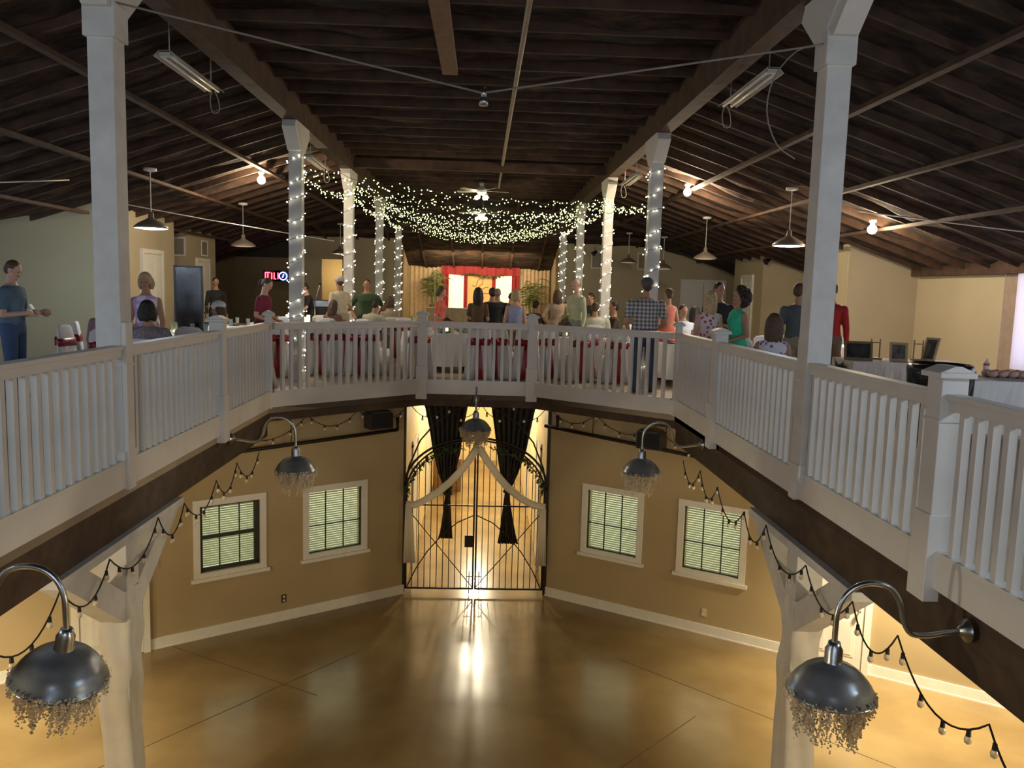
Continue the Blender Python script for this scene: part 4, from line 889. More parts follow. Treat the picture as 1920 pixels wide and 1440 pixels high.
t = thing('display_table', 'long table under a white cloth holding picture frames', 'table', (5.5, 10.6, ST), -.06); t.scale = (1, 1, .9); m = MB(); m.box(-.72, .78, -.36, .36, .70, .742); m.build('tabletop', DARKWOOD, t)
for a in (-.62, .68):
    for b in (-.28, .28): m = MB(); m.tube([(a, b, 0), (a, b, .7)], .015, 6); m.build('leg', IRON, t)
m = MB(); n = 30; loopf = lambda f, z, o: [(x, y, z) for x, y in ([(-.73-o+(1.52+2*o)*i/n, -.37-o-f*math.sin(i*1.7)) for i in range(n)]+[(.79+o+f*math.sin(i*2), -.37-o+(.74+2*o)*i/12) for i in range(12)]+[(.79+o-(1.52+2*o)*i/n, .37+o) for i in range(n)]+[(-.73-o, .37+o-(.74+2*o)*i/12) for i in range(12)])]
PINKCL = mat('pale_pink_cloth', (.74, .66, .60), .85); m.loft([loopf(.02, .12, .03), loopf(.012, .45, .015), loopf(0, .735, .004), loopf(0, .748, 0)], cap=True); o = m.build('tablecloth', PINKCL, None); o.location = (5.5, 10.6, ST); o.scale = (1, 1, .9); o.rotation_euler = (0, 0, -.06); tag(o, 'pale cloth over the long display table on the right', 'tablecloth')
def frame(x, y, rz, w, h, label, mt, tilt=.25, face=None):
    t = thing('picture_frame', label, 'frame', (x, y, ST+.675), rz); R_ = Matrix.Rotation(-tilt, 4, 'X'); m = MB(); m.M = R_; b = .03
    m.box(-w/2, w/2, -.01, .012, 0, b); m.box(-w/2, w/2, -.01, .012, h-b, h); m.box(-w/2, -w/2+b, -.01, .012, b, h-b); m.box(w/2-b, w/2, -.01, .012, b, h-b); m.build('frame_border', mt, t)
    m = MB(); m.M = R_; m.box(-w/2+b, w/2-b, -.004, .008, b, h-b); m.build('picture', face or mat('dark_picture', (.04, .035, .03), .2, noise_amt=.8, scale=6), t)
    m = MB(); m.bar((0, h*.25, .0), (0, math.sin(tilt)*h*.7, h*.68), .03, .008); m.build('easel_leg', mt, t)
BRZ = mat('bronze_frame', (.16, .10, .05), .4, metal=.4); GLD = mat('worn_wood_frame', (.42, .27, .13), .5)
frame(4.91, 10.5, -.25, .35, .25, 'large dark picture frame at the left end of the display table', BRZ); frame(5.42, 10.45, -.3, .22, .25, 'smaller picture frame in the middle of the display table', GLD, face=mat('grey_picture', (.12, .11, .10), .2, noise_amt=.6, scale=12)); frame(5.89, 10.6, -1.25, .22, .32, 'light wood frame seen from its edge on the display table', GLD)
def easel(x, y, label):
    t = thing('small_easel', label, 'easel', (x, y, ST+.677), -.2); m = MB(); m.box(-.08, .08, -.06, .06, 0, .02); m.build('base', BRZ, t); m = MB()
    for s in (-1, 1): m.bar((s*.055, 0, .02), (s*.055, 0, .27), .014)
    m.bar((-.06, 0, .22), (.06, 0, .22), .012); m.build('uprights', BRZ, t)
easel(5.25, 10.75, 'small bronze stand behind the large dark frame'); easel(5.78, 10.65, 'small open bronze stand between the two wooden frames')
t = thing('potted_plant', 'small dark green plant at the left end of the display table', 'plant', (4.41, 9.9, ST)); m = MB(); m.lathe([(.001, 0), (.12, 0), (.13, .5), (.001, .5)], 14); m.build('pot', BLACK, t, True)
m = MB(); rnd = random.Random(5)
for k in range(70):
    a = rnd.uniform(0, 2*PI); d = Vector((math.cos(a)*rnd.uniform(.1, 1), math.sin(a)*rnd.uniform(.1, 1), rnd.uniform(.4, 1.3))); L = rnd.uniform(.1, .2); p = Vector((0, 0, .5)); q = p+d*L; s_ = Vector((-math.sin(a), math.cos(a), 0))*.018; m.add([p, p+d*L*.6+s_, q, p+d*L*.6-s_], [(0, 1, 2, 3)])
m.build('foliage', LEAF, t)
t = thing('waste_bin', 'round waste bin lined with a shiny black bag', 'bin', (4.76, 8.3, ST)); t.scale = (1.05, 1.05, 1.16); m = MB(); m.lathe([(.001, 0), (.21, 0), (.25, .62), (.24, .62), (.001, .6)], 24); m.build('bin_body', mat('grey_bin', (.10, .10, .10), .5), t, True)
m = MB(); m.lathe([(.272, .35), (.30, .55), (.31, .66), (.295, .70), (.27, .71), (.24, .66), (.22, .4), (.2, .2)], 36); o = m.build('bin_liner', mat('shiny_black_bag', (.012, .012, .014), .12, bump=.9, scale=9), t, True)
t = thing('food_table', 'buffet table corner at the right edge under a blue-white cloth', 'table', (6.0, 8.4, ST), -.08); t.scale = (1, 1, .9); m = MB(); m.box(-.95, 1.3, -.37, .37, .70, .742); m.build('tabletop', DARKWOOD, t)
for a in (-.85, 1.2):
    for b in (-.3, .3): m = MB(); m.tube([(a, b, 0), (a, b, .7)], .015, 6); m.build('leg', IRON, t)
m = MB(); lp = lambda f, z, o: [(x, y, z) for x, y in ([(-.96-o+(2.27+2*o)*i/n, -.38-o-f*math.sin(i*1.3)) for i in range(n)]+[(1.31+o, -.38-o+(.76+2*o)*i/12) for i in range(12)]+[(1.31+o-(2.27+2*o)*i/n, .38+o) for i in range(n)]+[(-.96-o-f*math.sin(i*2), .38+o-(.76+2*o)*i/12) for i in range(12)])]
m.loft([lp(.035, .15, .05), lp(.02, .45, .02), lp(0, .735, .004), lp(0, .748, 0)]); o = m.build('tablecloth', CLOTH); o.location = (6.0, 8.4, ST); o.scale = (1, 1, .9); o.rotation_euler = (0, 0, -.08); tag(o, 'white cloth over the buffet table at the right edge', 'tablecloth')
t = thing('spray_bottle', 'white bottle with red label and pointed nozzle on the buffet table', 'bottle', (5.37, 8.5, ST+.676)); m = MB(); m.lathe([(.001, 0), (.03, 0), (.032, .01), (.032, .15), (.02, .168), (.001, .168)], 18); m.build('bottle_body', TRIM, t, True); m = MB(); m.lathe([(.0325, .02), (.0325, .035)], 18); m.lathe([(.0325, .125), (.0325, .148)], 18); m.build('red_band', mat('red_label', (.55, .04, .03), .4), t, True); m = MB(); m.lathe([(.014, .165), (.012, .18), (.004, .205), (.001, .206)], 12); m.build('nozzle', TRIM, t, True)
t = thing('bread_tray', 'plastic wrapped tray of pink-brown rolls on the buffet table', 'food', (5.65, 8.4, ST+.676), -.08); m = MB(); m.box(-.35, .5, -.13, .13, 0, .012); m.build('tray', GALV, t); rnd = random.Random(2); RM = MB(); RM.ball((0, 0, 0), (.055, .05, .04), 10, 7); RMM = RM.mesh('bread_roll', mat('pinkish_bread', (.55, .32, .25), .5), True)
for i in range(8):
    for j in range(2): part('bread_roll', RMM, t, (-.29+.105*i, -.06+.12*j, .05))
# columnar sign of the lit niche and small things done

# ================================================================ PEOPLE
JOBS = []
def job(mb, voxel, name, m, parent, it=3):
    me = mb.mesh('tmp', m); o = bpy.data.objects.new('tmp', me); C.objects.link(o); r = o.modifiers.new('r', 'REMESH'); r.mode = 'VOXEL'; r.voxel_size = voxel; r.use_smooth_shade = True
    s = o.modifiers.new('s', 'SMOOTH'); s.factor = .5; s.iterations = it; JOBS.append((o, name, m, parent))
def flush_jobs():
    bpy.context.view_layer.update(); dg = bpy.context.evaluated_depsgraph_get()
    for o, name, m, parent in JOBS:
        me = bpy.data.meshes.new_from_object(o.evaluated_get(dg)); me.name = name
        me.materials.clear(); me.materials.append(m); me.polygons.foreach_set('use_smooth', [True]*len(me.polygons))
        n = bpy.data.objects.new(name, me); C.objects.link(n); n.parent = parent
    for o, *_ in JOBS:
        me = o.data; bpy.data.objects.remove(o); bpy.data.meshes.remove(me)
    JOBS.clear()
def plaid():
    m = mat('plaid_shirt', (.5, .5, .5), .8); nt = m.node_tree; b = nt.nodes['Principled BSDF']; tc = nt.nodes.new('ShaderNodeTexCoord')
    acc = None
    for k, ax in enumerate('XZ'):
        w = nt.nodes.new('ShaderNodeTexWave'); w.bands_direction = ax; w.inputs['Scale'].default_value = 5.5; nt.links.new(tc.outputs['Object'], w.inputs['Vector'])
        mt_ = nt.nodes.new('ShaderNodeMath'); mt_.operation = 'GREATER_THAN'; mt_.inputs[1].default_value = .55; nt.links.new(w.outputs['Fac'], mt_.inputs[0])
        if acc is None: acc = mt_
        else:
            ad = nt.nodes.new('ShaderNodeMath'); ad.operation = 'ADD'; nt.links.new(acc.outputs[0], ad.inputs[0]); nt.links.new(mt_.outputs[0], ad.inputs[1])
            r = nt.nodes.new('ShaderNodeValToRGB'); r.color_ramp.interpolation = 'CONSTANT'; e = r.color_ramp.elements; e[0].color = (.62, .58, .52, 1); e[1].position = .4; e[1].color = (.30, .30, .31, 1); x = e.new(.8); x.color = (.09, .10, .14, 1)
            dv = nt.nodes.new('ShaderNodeMath'); dv.operation = 'DIVIDE'; dv.inputs[1].default_value = 2.0; nt.links.new(ad.outputs[0], dv.inputs[0]); nt.links.new(dv.outputs[0], r.inputs['Fac']); nt.links.new(r.outputs['Color'], b.inputs['Base Color'])
    return m
def floral(name, base, dot, thr=.32, scale=16):
    m = mat(name, base, .8); nt = m.node_tree; b = nt.nodes['Principled BSDF']; tc = nt.nodes.new('ShaderNodeTexCoord'); v = nt.nodes.new('ShaderNodeTexVoronoi'); v.inputs['Scale'].default_value = scale; nt.links.new(tc.outputs['Object'], v.inputs['Vector'])
    r = nt.nodes.new('ShaderNodeValToRGB'); r.color_ramp.interpolation = 'CONSTANT'; e = r.color_ramp.elements; e[0].color = (*dot, 1); e[1].position = thr; e[1].color = (*base, 1); nt.links.new(v.outputs['Distance'], r.inputs['Fac']); nt.links.new(r.outputs['Color'], b.inputs['Base Color']); return m
FAB = {}
def fab(c):
    if isinstance(c, str): return FAB[c]
    k = 'fabric_%02x%02x%02x' % tuple(int(v*255) for v in c)
    if k not in FAB: FAB[k] = mat(k, c, .85, scale=12)
    return FAB[k]
FAB['plaid'] = plaid(); FAB['floral'] = floral('pink_floral_dress', (.78, .62, .60), (.35, .10, .14)); FAB['floral2'] = floral('white_blue_floral', (.74, .70, .78), (.22, .14, .42)); FAB['purple'] = floral('purple_white_print', (.66, .42, .86), (.85, .80, .92), .45, 7); FAB['heather'] = floral('heather_mauve', (.24, .20, .21), (.34, .27, .28), .4, 30)
SK = {'fair': mat('fair_skin', (.62, .36, .25), .55, noise_amt=.04), 'tan': mat('tan_skin', (.46, .25, .15), .55, noise_amt=.04), 'brown': mat('brown_skin', (.20, .10, .06), .5, noise_amt=.04)}
HR = {'dark': mat('dark_brown_hair', (.025, .015, .01), .6, scale=40, noise_amt=.5, bump=.4), 'brown': mat('brown_hair', (.09, .05, .025), .6, scale=40, noise_amt=.4, bump=.4), 'blond': mat('blond_hair', (.50, .36, .18), .6, scale=40, noise_amt=.3, bump=.4), 'grey': mat('grey_hair', (.22, .19, .17), .6, scale=40, noise_amt=.3, bump=.4)}
EYEM = mat('dark_eye', (.03, .02, .015), .3); LIPM = mat('lip', (.34, .10, .09), .5); SHOEM = mat('dark_shoe', (.03, .025, .02), .5)
HAND = {}
def rotx(v, a): return Vector((v.x, v.y*math.cos(a)-v.z*math.sin(a), v.y*math.sin(a)+v.z*math.cos(a)))
ARM = {'down': ((.03, .01, -.165), (.035, -.025, -.305)), 'bent': ((.035, .015, -.165), (-.01, -.125, -.215)), 'phone': ((.02, -.01, -.165), (-.02, -.155, -.15)), 'cross': ((.035, -.01, -.16), (-.09, -.105, -.15)),
       'reach': ((.03, -.07, -.14), (.0, -.20, -.19)), 'hips': ((.085, .03, -.14), (.02, -.03, -.255)), 'table': ((.035, -.06, -.145), (.0, -.19, -.16)), 'chin': ((.01, -.09, -.14), (-.03, -.12, -.0))}
def person(x, y, yaw, h, label, sit=False, w=1.0, top=(.3, .3, .3), topk='short', bot=(.05, .07, .13), botk='pants', skin='fair', hair='brown', hk='short', arms=('down', 'down'), lean=0, nod=0, turn=0, face=True, hat=None, vox=.010, female=False):
    t = thing('person', label, 'person', (x, y, ST), math.radians(yaw)); L = math.radians(lean); sk = SK[skin]
    seat = .42
    if sit: h = min(1.72, max(1.38, (h-seat+.01)/.525)) if h < 1.45 else h
    pz = seat+.055*h if sit else .53*h-(.0)
    P0 = Vector((0, 0, pz))
    def T(px, py, pz_): return P0+rotx(Vector((px*h, py*h, (pz_-.53)*h)), L)
    sw = (.102 if female else .117)*w; hw = .052*w**.5
    def torso(m, inf=0, z0=.50, z1=.845):
        rows = [(.47, .060, .052), (.50, .090, .064), (.56, .088, .062), (.62, .074 if female else .080, .056), (.68, .080, .058), (.73, .090, .063), (.765, sw*.90, .058), (.79, sw*.86, .052), (.808, sw*.64, .044), (.822, sw*.44+.004, .038), (.838, .036, .033), (.85, .033, .031)]
        if female: rows[5] = (.73, .085, .072)
        rings = []
        for z, a, b in rows:
            if z < z0-.001 or z > z1+.001: continue
            a *= w if z < .75 else 1; b *= w; b += inf/h; a += inf/h
            rings.append([T(a*math.cos(2*PI*j/20), b*math.sin(2*PI*j/20)-(.008 if .68 < z < .76 else 0), z) for j in range(20)])
        m.loft(rings)
    # limb joints
    sh = {s: T(s*sw*.90, 0, .778) for s in (-1, 1)}; el = {}; wr = {}
    for s, k in ((-1, arms[0]), (1, arms[1])):
        e, wv = ARM[k]; el[s] = sh[s]+rotx(Vector((s*e[0]*h, e[1]*h, e[2]*h)), L*.35); wr[s] = sh[s]+rotx(Vector((s*wv[0]*h, wv[1]*h, wv[2]*h)), L*.35)
    hp = {s: P0+Vector((s*hw*h, 0, -.01*h)) for s in (-1, 1)}; kn = {}; an = {}
    for s in (-1, 1):
        if sit: kn[s] = Vector((s*hw*1.25*h, -.245*h, seat+.03*h)); an[s] = Vector((s*hw*1.3*h, -.235*h, .05*h))
        else: kn[s] = Vector((s*hw*1.05*h, -.008*h, .285*h)); an[s] = Vector((s*hw*1.1*h, .012*h, .045*h))
    lw = w**.6
    def legs(m, inf, frac=1.0, full=True):
        for s in (-1, 1):
            m.cap(hp[s], kn[s], .050*lw*h+inf, .034*lw*h+inf, 12)
            if frac >= 1: m.cap(kn[s], an[s], .033*lw*h+inf, .020*lw*h+inf*(1.8 if full else 1), 12)
            elif frac > .5: q = kn[s].lerp(an[s], (frac-.5)*2); m.cap(kn[s], q, .034*lw*h+inf, .03*lw*h+inf, 12)
    def arms_(m, inf, frac):
        for s in (-1, 1):
            q = sh[s].lerp(el[s], min(1, frac*2)); m.cap(sh[s], q, .030*lw*h+inf, (.030-.008*min(1, frac*2))*lw*h+inf, 10)
            if frac > .5: m.cap(el[s], el[s].lerp(wr[s], (frac-.5)*2), .022*lw*h+inf, .016*lw*h+inf, 10)
    t['hand'] = 0; HAND[label] = (wr[-1]+(wr[-1]-el[-1]).normalized()*.055*h, x, y, yaw); del t['hand']
    # ---- head frame
    nb = T(0, .004, .845); TL = math.radians(turn); ND = math.radians(nod)+L*.6
    def HP(px, py, pz_):       # head coordinates in units of h, origin at neck base
        v = Vector((px*h, py*h, pz_*h)); base = Vector((0, -.004*h, .028*h)); q = rotx(v-base, ND); q = Matrix.Rotation(TL, 3, 'Z') @ q
        return nb+Matrix.Rotation(0, 3, 'Z') @ (rotx(base, L)+q)
    def hball(m, c, r, nu=12, nv=9):
        k = MB(); k.ball((0, 0, 0), r, nu, nv); m.add([HP(c[0]+v[0], c[1]+v[1], c[2]+v[2]) for v in k.v], k.f)
    HC = .092
    m = MB(); torso(m); legs(m, 0); arms_(m, 0, 1.0)
    m.cap(nb-Vector((0, 0, .03*h)), HP(0, .004, .045), .036*h*w**.4, .031*h, 12)
    hball(m, (0, .004, HC+.010), (.0430, .0530, .0520)); hball(m, (0, -.012, HC-.022), (.034, .036, .040)); hball(m, (0, -.034, HC-.050), (.018, .016, .015), 8, 6)
    hball(m, (0, -.054, HC-.014), (.007, .011, .010), 6, 5); hball(m, (0, -.049, HC-.002), (.006, .008, .014), 6, 5); hball(m, (0, -.046, HC+.010), (.030, .008, .006), 8, 5)
    for s in (-1, 1): hball(m, (s*.044, .006, HC-.008), (.006, .012, .018), 6, 5)
    for s in (-1, 1):          # hand: palm, four fingers, thumb
        d = (wr[s]-el[s]).normalized(); u = Vector((s, 0, 0)); u = (u-d*u.dot(d)).normalized(); nrm = d.cross(u)*(1 if s > 0 else -1); palm = wr[s]+d*.045*h
        m.cap(wr[s], palm, .016*h, .019*h, 8); m.cap(wr[s]+d*.02*h+nrm*.012*h, palm+nrm*.016*h, .013*h, .012*h, 8); m.cap(wr[s]+d*.02*h-nrm*.012*h, palm-nrm*.016*h, .013*h, .012*h, 8)
        curl = -u*.35 if arms[0] in ('down', 'hips') else Vector((0, 0, -.25))
        for k in range(4):
            b = palm+nrm*((k-1.5)*.0115*h); f = (.036, .042, .040, .032)[k]*h; mid = b+d*f*.55; tip = mid+(d+curl).normalized()*f*.5; m.cap(b, mid, .0056*h, .0050*h, 6); m.cap(mid, tip, .0050*h, .0044*h, 6)
        b = wr[s]+d*.02*h-nrm*.016*h; mid = b-nrm*.014*h+d*.016*h; m.cap(b, mid, .0066*h, .0058*h, 6); m.cap(mid, mid+d*.022*h, .0056*h, .0048*h, 6)
    for s in (-1, 1):
        m.cap(an[s], an[s]+Vector((0, -.085*h, -.024*h)), .020*h, .017*h, 8); m.cap(an[s], an[s]+Vector((0, .02*h, -.022*h)), .02*h, .018*h, 8)
    job(m, vox, 'body', sk, t, 2)
    # ---- clothes
    tm = fab(top); bm2 = fab(bot); m = MB()
    zlow = .50
    torso(m, .013, z0=(.50 if topk != 'sleeveless' or True else .5), z1=.832 if topk not in ('tank', 'strapless') else .79)
    if topk in ('short',): arms_(m, .009, .34)
    elif topk == 'long': arms_(m, .009, .97)
    elif topk == 'sleeveless': 
        for s in (-1, 1): m.ball(sh[s]+Vector((-s*.012*h, 0, 0)), .031*h+.004)
    elif topk == 'tank':
        for s in (-1, 1): m.tube([T(s*.05, -.045, .78), T(s*.055, 0, .822), T(s*.05, .048, .78)], .012, 6)
    if botk == 'dress':
        if sit:
            for s in (-1, 1): m.cap(hp[s], kn[s], .06*lw*h+.02, .05*lw*h+.015, 12)
            m.cap(P0, (kn[1]+kn[-1])/2, .075*lw*h+.01, .06*lw*h, 12)
        else:
            rings = []
            for z, a, b, f in ((.56, .092, .068, 0), (.50, .105, .078, 0), (.42, .115, .09, .05), (.33, .125, .10, .08), (.29 if face != 'long' else .08, .135, .11, .1)):
                rings.append([Vector(((a*w*h+.012)*(1+f*math.sin(7*2*PI*j/42))*math.cos(2*PI*j/42), (b*w*h+.012)*(1+f*math.sin(7*2*PI*j/42))*math.sin(2*PI*j/42), z*h)) for j in range(42)])
            m.loft(rings[::-1])
        job(m, .012, 'dress', tm, t, 3)
    else:
        job(m, .012, 'shirt' if topk in ('short', 'long') else 'top', tm, t, 5); m = MB()
        rows = [(.565, .089, .064), (.53, .094, .068), (.49, .090, .066), (.465, .06, .05)]
        m.loft([[T(a*w*math.cos(2*PI*j/20)+.0, (b*w+.006)*math.sin(2*PI*j/20), z) for j in range(20)] for z, a, b in rows])
        if botk == 'pants': legs(m, .014, 1.0)
        elif botk == 'shorts': legs(m, .018, .3) if False else [m.cap(hp[s], hp[s].lerp(kn[s], .75), .05*lw*h+.02, .042*lw*h+.02, 12) for s in (-1, 1)]
        elif botk == 'skirt':
            if sit: [m.cap(hp[s], kn[s], .06*lw*h+.02, .05*lw*h+.015, 12) for s in (-1, 1)]
            else: m.loft([[Vector(((a*w*h+.012)*(1+f*math.sin(8*2*PI*j/48))*math.cos(2*PI*j/48), (b*w*h+.012)*(1+f*math.sin(8*2*PI*j/48))*math.sin(2*PI*j/48), z*h)) for j in range(48)] for z, a, b, f in ((.29, .135, .11, .1), (.36, .125, .10, .08), (.46, .11, .085, .04), (.56, .09, .066, 0))])
        job(m, .012, {'pants': 'trousers', 'shorts': 'shorts', 'skirt': 'skirt'}[botk], bm2, t, 3)
    m = MB()
    for s in (-1, 1): m.cap(an[s]+Vector((0, .02*h, -.022*h)), an[s]+Vector((0, -.09*h, -.026*h)), .024*h, .020*h, 8)
    m.build('shoes', SHOEM, t, True)
    # ---- hair
    m = MB(); rr = .0035
    if hk != 'bald':
        vol = 1.12 if hk in ('wavy', 'bob', 'long') else 1.2 if hk == 'curly' else 1; hball(m, (0, .012, HC+.020), (.0475*vol, .0520, .0490*vol)); hball(m, (0, .030, HC-.004), (.043*vol, .036*vol, .045))
    else: hball(m, (0, .030, HC-.004), (.0445, .032, .030))
    if hk in ('long', 'bob', 'curly', 'wavy'):
        n_ = {'bob': .075, 'long': .16, 'wavy': .13, 'curly': .13}[hk]; rnd = random.Random(int(x*37+y*11))
        for k in range(15):
            a = PI*(.02+.96*k/14); cx, cy = .042*math.cos(a), .006+.040*math.sin(a); ln = n_*rnd.uniform(.85, 1.1)
            if hk == 'curly':
                for q in range(6): dv = Vector((rnd.uniform(-1, 1), rnd.uniform(-.1, 1.2), rnd.uniform(-1.3, 1))).normalized(); hball(m, (dv.x*.078, dv.y*.078+.012, HC-.006+dv.z*.082), (.022, .022, .022), 7, 5)
                for q in range(0): hball(m, (cx*(1.25+.45*rnd.random()), cy*(1.25+.5*rnd.random())+.012, HC+.06-ln*q/6), (.024, .024, .022), 7, 5)
            else:
                pts = [HP(cx, cy, HC+.02), HP(cx*1.12+rnd.uniform(-.004, .004), cy*1.12+.004, HC-ln*.4), HP(cx*1.1+(.008*math.sin(k*2) if hk == 'wavy' else 0), cy*1.05+.004, HC-ln)]
                m.tube(sm(pts, 3), [.017*h, .018*h, .019*h, .020*h, .018*h, .014*h, .008*h], 7)
    if hk == 'bun': hball(m, (0, .06, HC+.03), (.022, .022, .022))
    if hk == 'pony': m.tube([HP(0, .06, HC+.02), HP(0, .085, HC-.01), HP(0, .075, HC-.08)], [.012*h, .017*h, .006*h], 8)
    job(m, .009, 'hair', HR[hair], t, 2)
    if face is True:
        for s in (-1, 1): k = MB(); hball_v = MB(); hball_v.ball((0, 0, 0), (.0055, .004, .0035), 8, 6); k.add([HP(s*.017+v[0], -.0455+v[1], HC-.002+v[2]) for v in hball_v.v], hball_v.f); k.build('eye', EYEM, t, True)
        k = MB(); q = MB(); q.ball((0, 0, 0), (.013, .005, .0035), 8, 6); k.add([HP(v[0], -.0475+v[1], HC-.034+v[2]) for v in q.v], q.f); k.build('mouth', LIPM, t, True)
    if hat:
        k = MB(); q = MB(); q.ball((0, .010, HC+.030), (.0565, .066, .047), 16, 9); q.prism([(-.035, -.04), (-.03, -.085), (0, -.10), (.03, -.085), (.035, -.04)], 'z', HC+.030, HC+.036); k.add([HP(*v) for v in q.v], q.f); k.build('cap', fab(hat), t, True)
    if sit: chair(x, y, yaw+180-180, 'white covered chair under the '+' '.join(label.split(',')[0].split()[:9]), 'covered chairs people sit on')
    return t
def held(px, py, pz, label, kind='phone', rz=0):
    t = thing({'phone': 'phone', 'cup': 'cup'}[kind], label, kind, (px, py, ST+pz), rz); m = MB()
    if kind == 'phone': m.M = Matrix.Rotation(-.6, 4, 'X'); m.box(-.038, .038, -.004, .004, -.02, .12); m.build('phone_body', BLACK, t, bevel=.003); m = MB(); m.M = Matrix.Rotation(-.6, 4, 'X'); m.box(-.034, .034, .004, .005, -.01, .11); m.build('screen', glow('phone_screen', (.8, .85, 1), 1.2), t)
    else: m.lathe([(.001, 0), (.03, 0), (.038, .11), (.035, .11), (.027, .01), (.001, .01)], 14); m.build('cup_body', GALV, t, True)
BL_ = (.09, .15, .22); JE = (.05, .09, .18); BK = (.02, .02, .022)
P = person
P(-5.58, 9.9, 90, 1.64, 'man in blue shirt and jeans looking at his phone at the left edge', top=BL_, bot=JE, skin='fair', hair='brown', hk='short', arms=('phone', 'phone'), nod=22, w=1.08, vox=.0085)
P(-4.22, 10.4, 8, 1.54, 'blond woman in sleeveless purple and white print top, standing and looking down', top='purple', topk='sleeveless', bot=(.5, .48, .5), skin='tan', hair='blond', hk='bob', arms=('bent', 'down'), nod=14, female=True, vox=.0085)
P(-3.63, 9.0, 178, 1.22, 'seated woman with dark bob and heather mauve shawl, seen from behind', sit=True, top='heather', topk='long', bot=BK, skin='tan', hair='dark', hk='bob', arms=('table', 'table'), w=1.25, female=True)
P(-4.81, 10.6, 200, 1.25, 'seated person in mauve top mostly behind the big left column', sit=True, top=(.30, .18, .19), topk='long', bot=BK, hair='dark', arms=('table', 'table'), female=True)
P(-3.52, 11.0, -85, 1.18, 'seated woman in pink shirt and white cap, facing left', sit=True, top=(.70, .34, .34), bot=(.3, .3, .33), skin='tan', hair='brown', hk='bob', hat=(.72, .72, .64), arms=('table', 'table'), female=True, nod=8)
P(-6.13, 19.0, 30, 1.55, 'person in dark clothes far back beside the closet wall', top=BK, topk='long', bot=BK, hair='dark', skin='tan')
P(-3.54, 13.2, 75, 1.55, 'woman in maroon top looking down, before the red neon sign', top=(.20, .02, .05), bot=BK, skin='fair', hair='brown', hk='pony', arms=('bent', 'bent'), nod=28, lean=6, female=True)
P(-3.81, 18.2, -60, 1.5, 'man in dark clothes bending over the sound equipment', top=BK, topk='short', bot=BK, skin='fair', hair='dark', arms=('reach', 'reach'), nod=20, lean=12)
P(-2.82, 16.3, -140, 1.63, 'person in cream shirt and cap before the glowing doorway', top=(.70, .60, .42), bot=(.55, .48, .36), skin='tan', hair='brown', hat=(.6, .5, .45), arms=('bent', 'bent'), lean=8)
P(-2.42, 17.0, 5, 1.59, 'broad man in dark green shirt facing the camera', top=(.05, .09, .045), bot=BK, skin='tan', hair='dark', arms=('hips', 'hips'), w=1.2)
P(-2.17, 15.8, 150, 1.19, 'seated broad man in cream shirt between two left fairy columns', sit=True, top=(.55, .50, .36), bot=(.3, .27, .2), skin='tan', hair='dark', arms=('table', 'table'), lean=14, nod=20, w=1.3)
P(-2.9, 15.7, 170, 1.17, 'seated girl with dark brown hair and brown top, head bowed', sit=True, top=(.24, .13, .07), bot=BK, skin='tan', hair='brown', hk='long', arms=('table', 'table'), lean=10, nod=16, female=True)
P(-1.95, 17.0, 200, 1.24, 'seated woman in beige beside the third left fairy column', sit=True, top=(.42, .33, .22), bot=BK, skin='fair', hair='brown', hk='bob', arms=('table', 'table'), female=True)
P(-0.85, 16.0, 72, 1.49, 'woman in coral dress facing right, left of the stage drapes', top=(.72, .16, .11), topk='short', botk='dress', skin='fair', hair='brown', hk='bob', arms=('bent', 'bent'), nod=18, female=True)
P(-0.11, 15.0, 175, 1.48, 'slim woman in long brown dress seen from behind', top=(.13, .07, .035), topk='short', botk='dress', skin='tan', hair='dark', hk='long', arms=('bent', 'bent'), female=True, face='long')
P(0.15, 15.3, 180, 1.49, 'large man in black shirt seen from behind in the middle', top=BK, bot=BK, skin='tan', hair='dark', arms=('bent', 'bent'), w=1.5, face=False)
P(0.27, 16.6, 170, 1.48, 'man with greyish hair just right of the large man in black', top=(.05, .05, .045), bot=BK, skin='tan', hair='grey', arms=('bent', 'down'), w=1.15, face=False)
P(0.47, 17.8, 120, 1.42, 'short person leaning in behind the group in the middle', top=(.10, .09, .08), bot=BK, skin='tan', hair='dark', arms=('reach', 'reach'), lean=16, nod=10)
P(0.56, 14.6, 180, 1.47, 'blond woman in light blue tank top and tan shorts from behind', top=(.36, .38, .56), topk='tank', bot=(.34, .20, .08), botk='shorts', skin='fair', hair='blond', hk='bob', arms=('down', 'bent'), female=True, face=False)
P(1.11, 18.2, 160, 1.24, 'seated person in dark top before the right corn stalks', sit=True, top=(.06, .04, .03), topk='long', bot=BK, skin='tan', hair='dark', arms=('table', 'table'), lean=14)
P(1.51, 16.9, 178, 1.49, 'broad woman in beige dress left of the last right fairy column', top=(.48, .34, .24), topk='short', botk='dress', skin='fair', hair='brown', hk='long', arms=('hips', 'hips'), w=1.2, female=True, face=False)
P(1.73, 15.4, -55, 1.7, 'tall man in pale green shirt facing left', top=(.50, .52, .34), topk='long', bot=(.3, .3, .25), skin='fair', hair='grey', hk='bald', arms=('bent', 'down'), nod=18)
P(1.79, 16.1, 185, 1.27, 'seated broad man in brown shirt in front of the tall man', sit=True, top=(.22, .11, .04), bot=BK, skin='tan', hair='brown', arms=('table', 'table'), w=1.35, face=False)
P(1.73, 17.0, 150, 1.23, 'seated person with dark hair left of the broad man in brown', sit=True, top=(.14, .12, .1), bot=BK, skin='tan', hair='dark', arms=('table', 'table'))
P(2.55, 18.3, -60, 1.48, 'man in dark grey shirt stooping left behind the second right fairy column', top=(.07, .08, .08), bot=BK, skin='tan', hair='dark', arms=('reach', 'reach'), lean=22, nod=6)
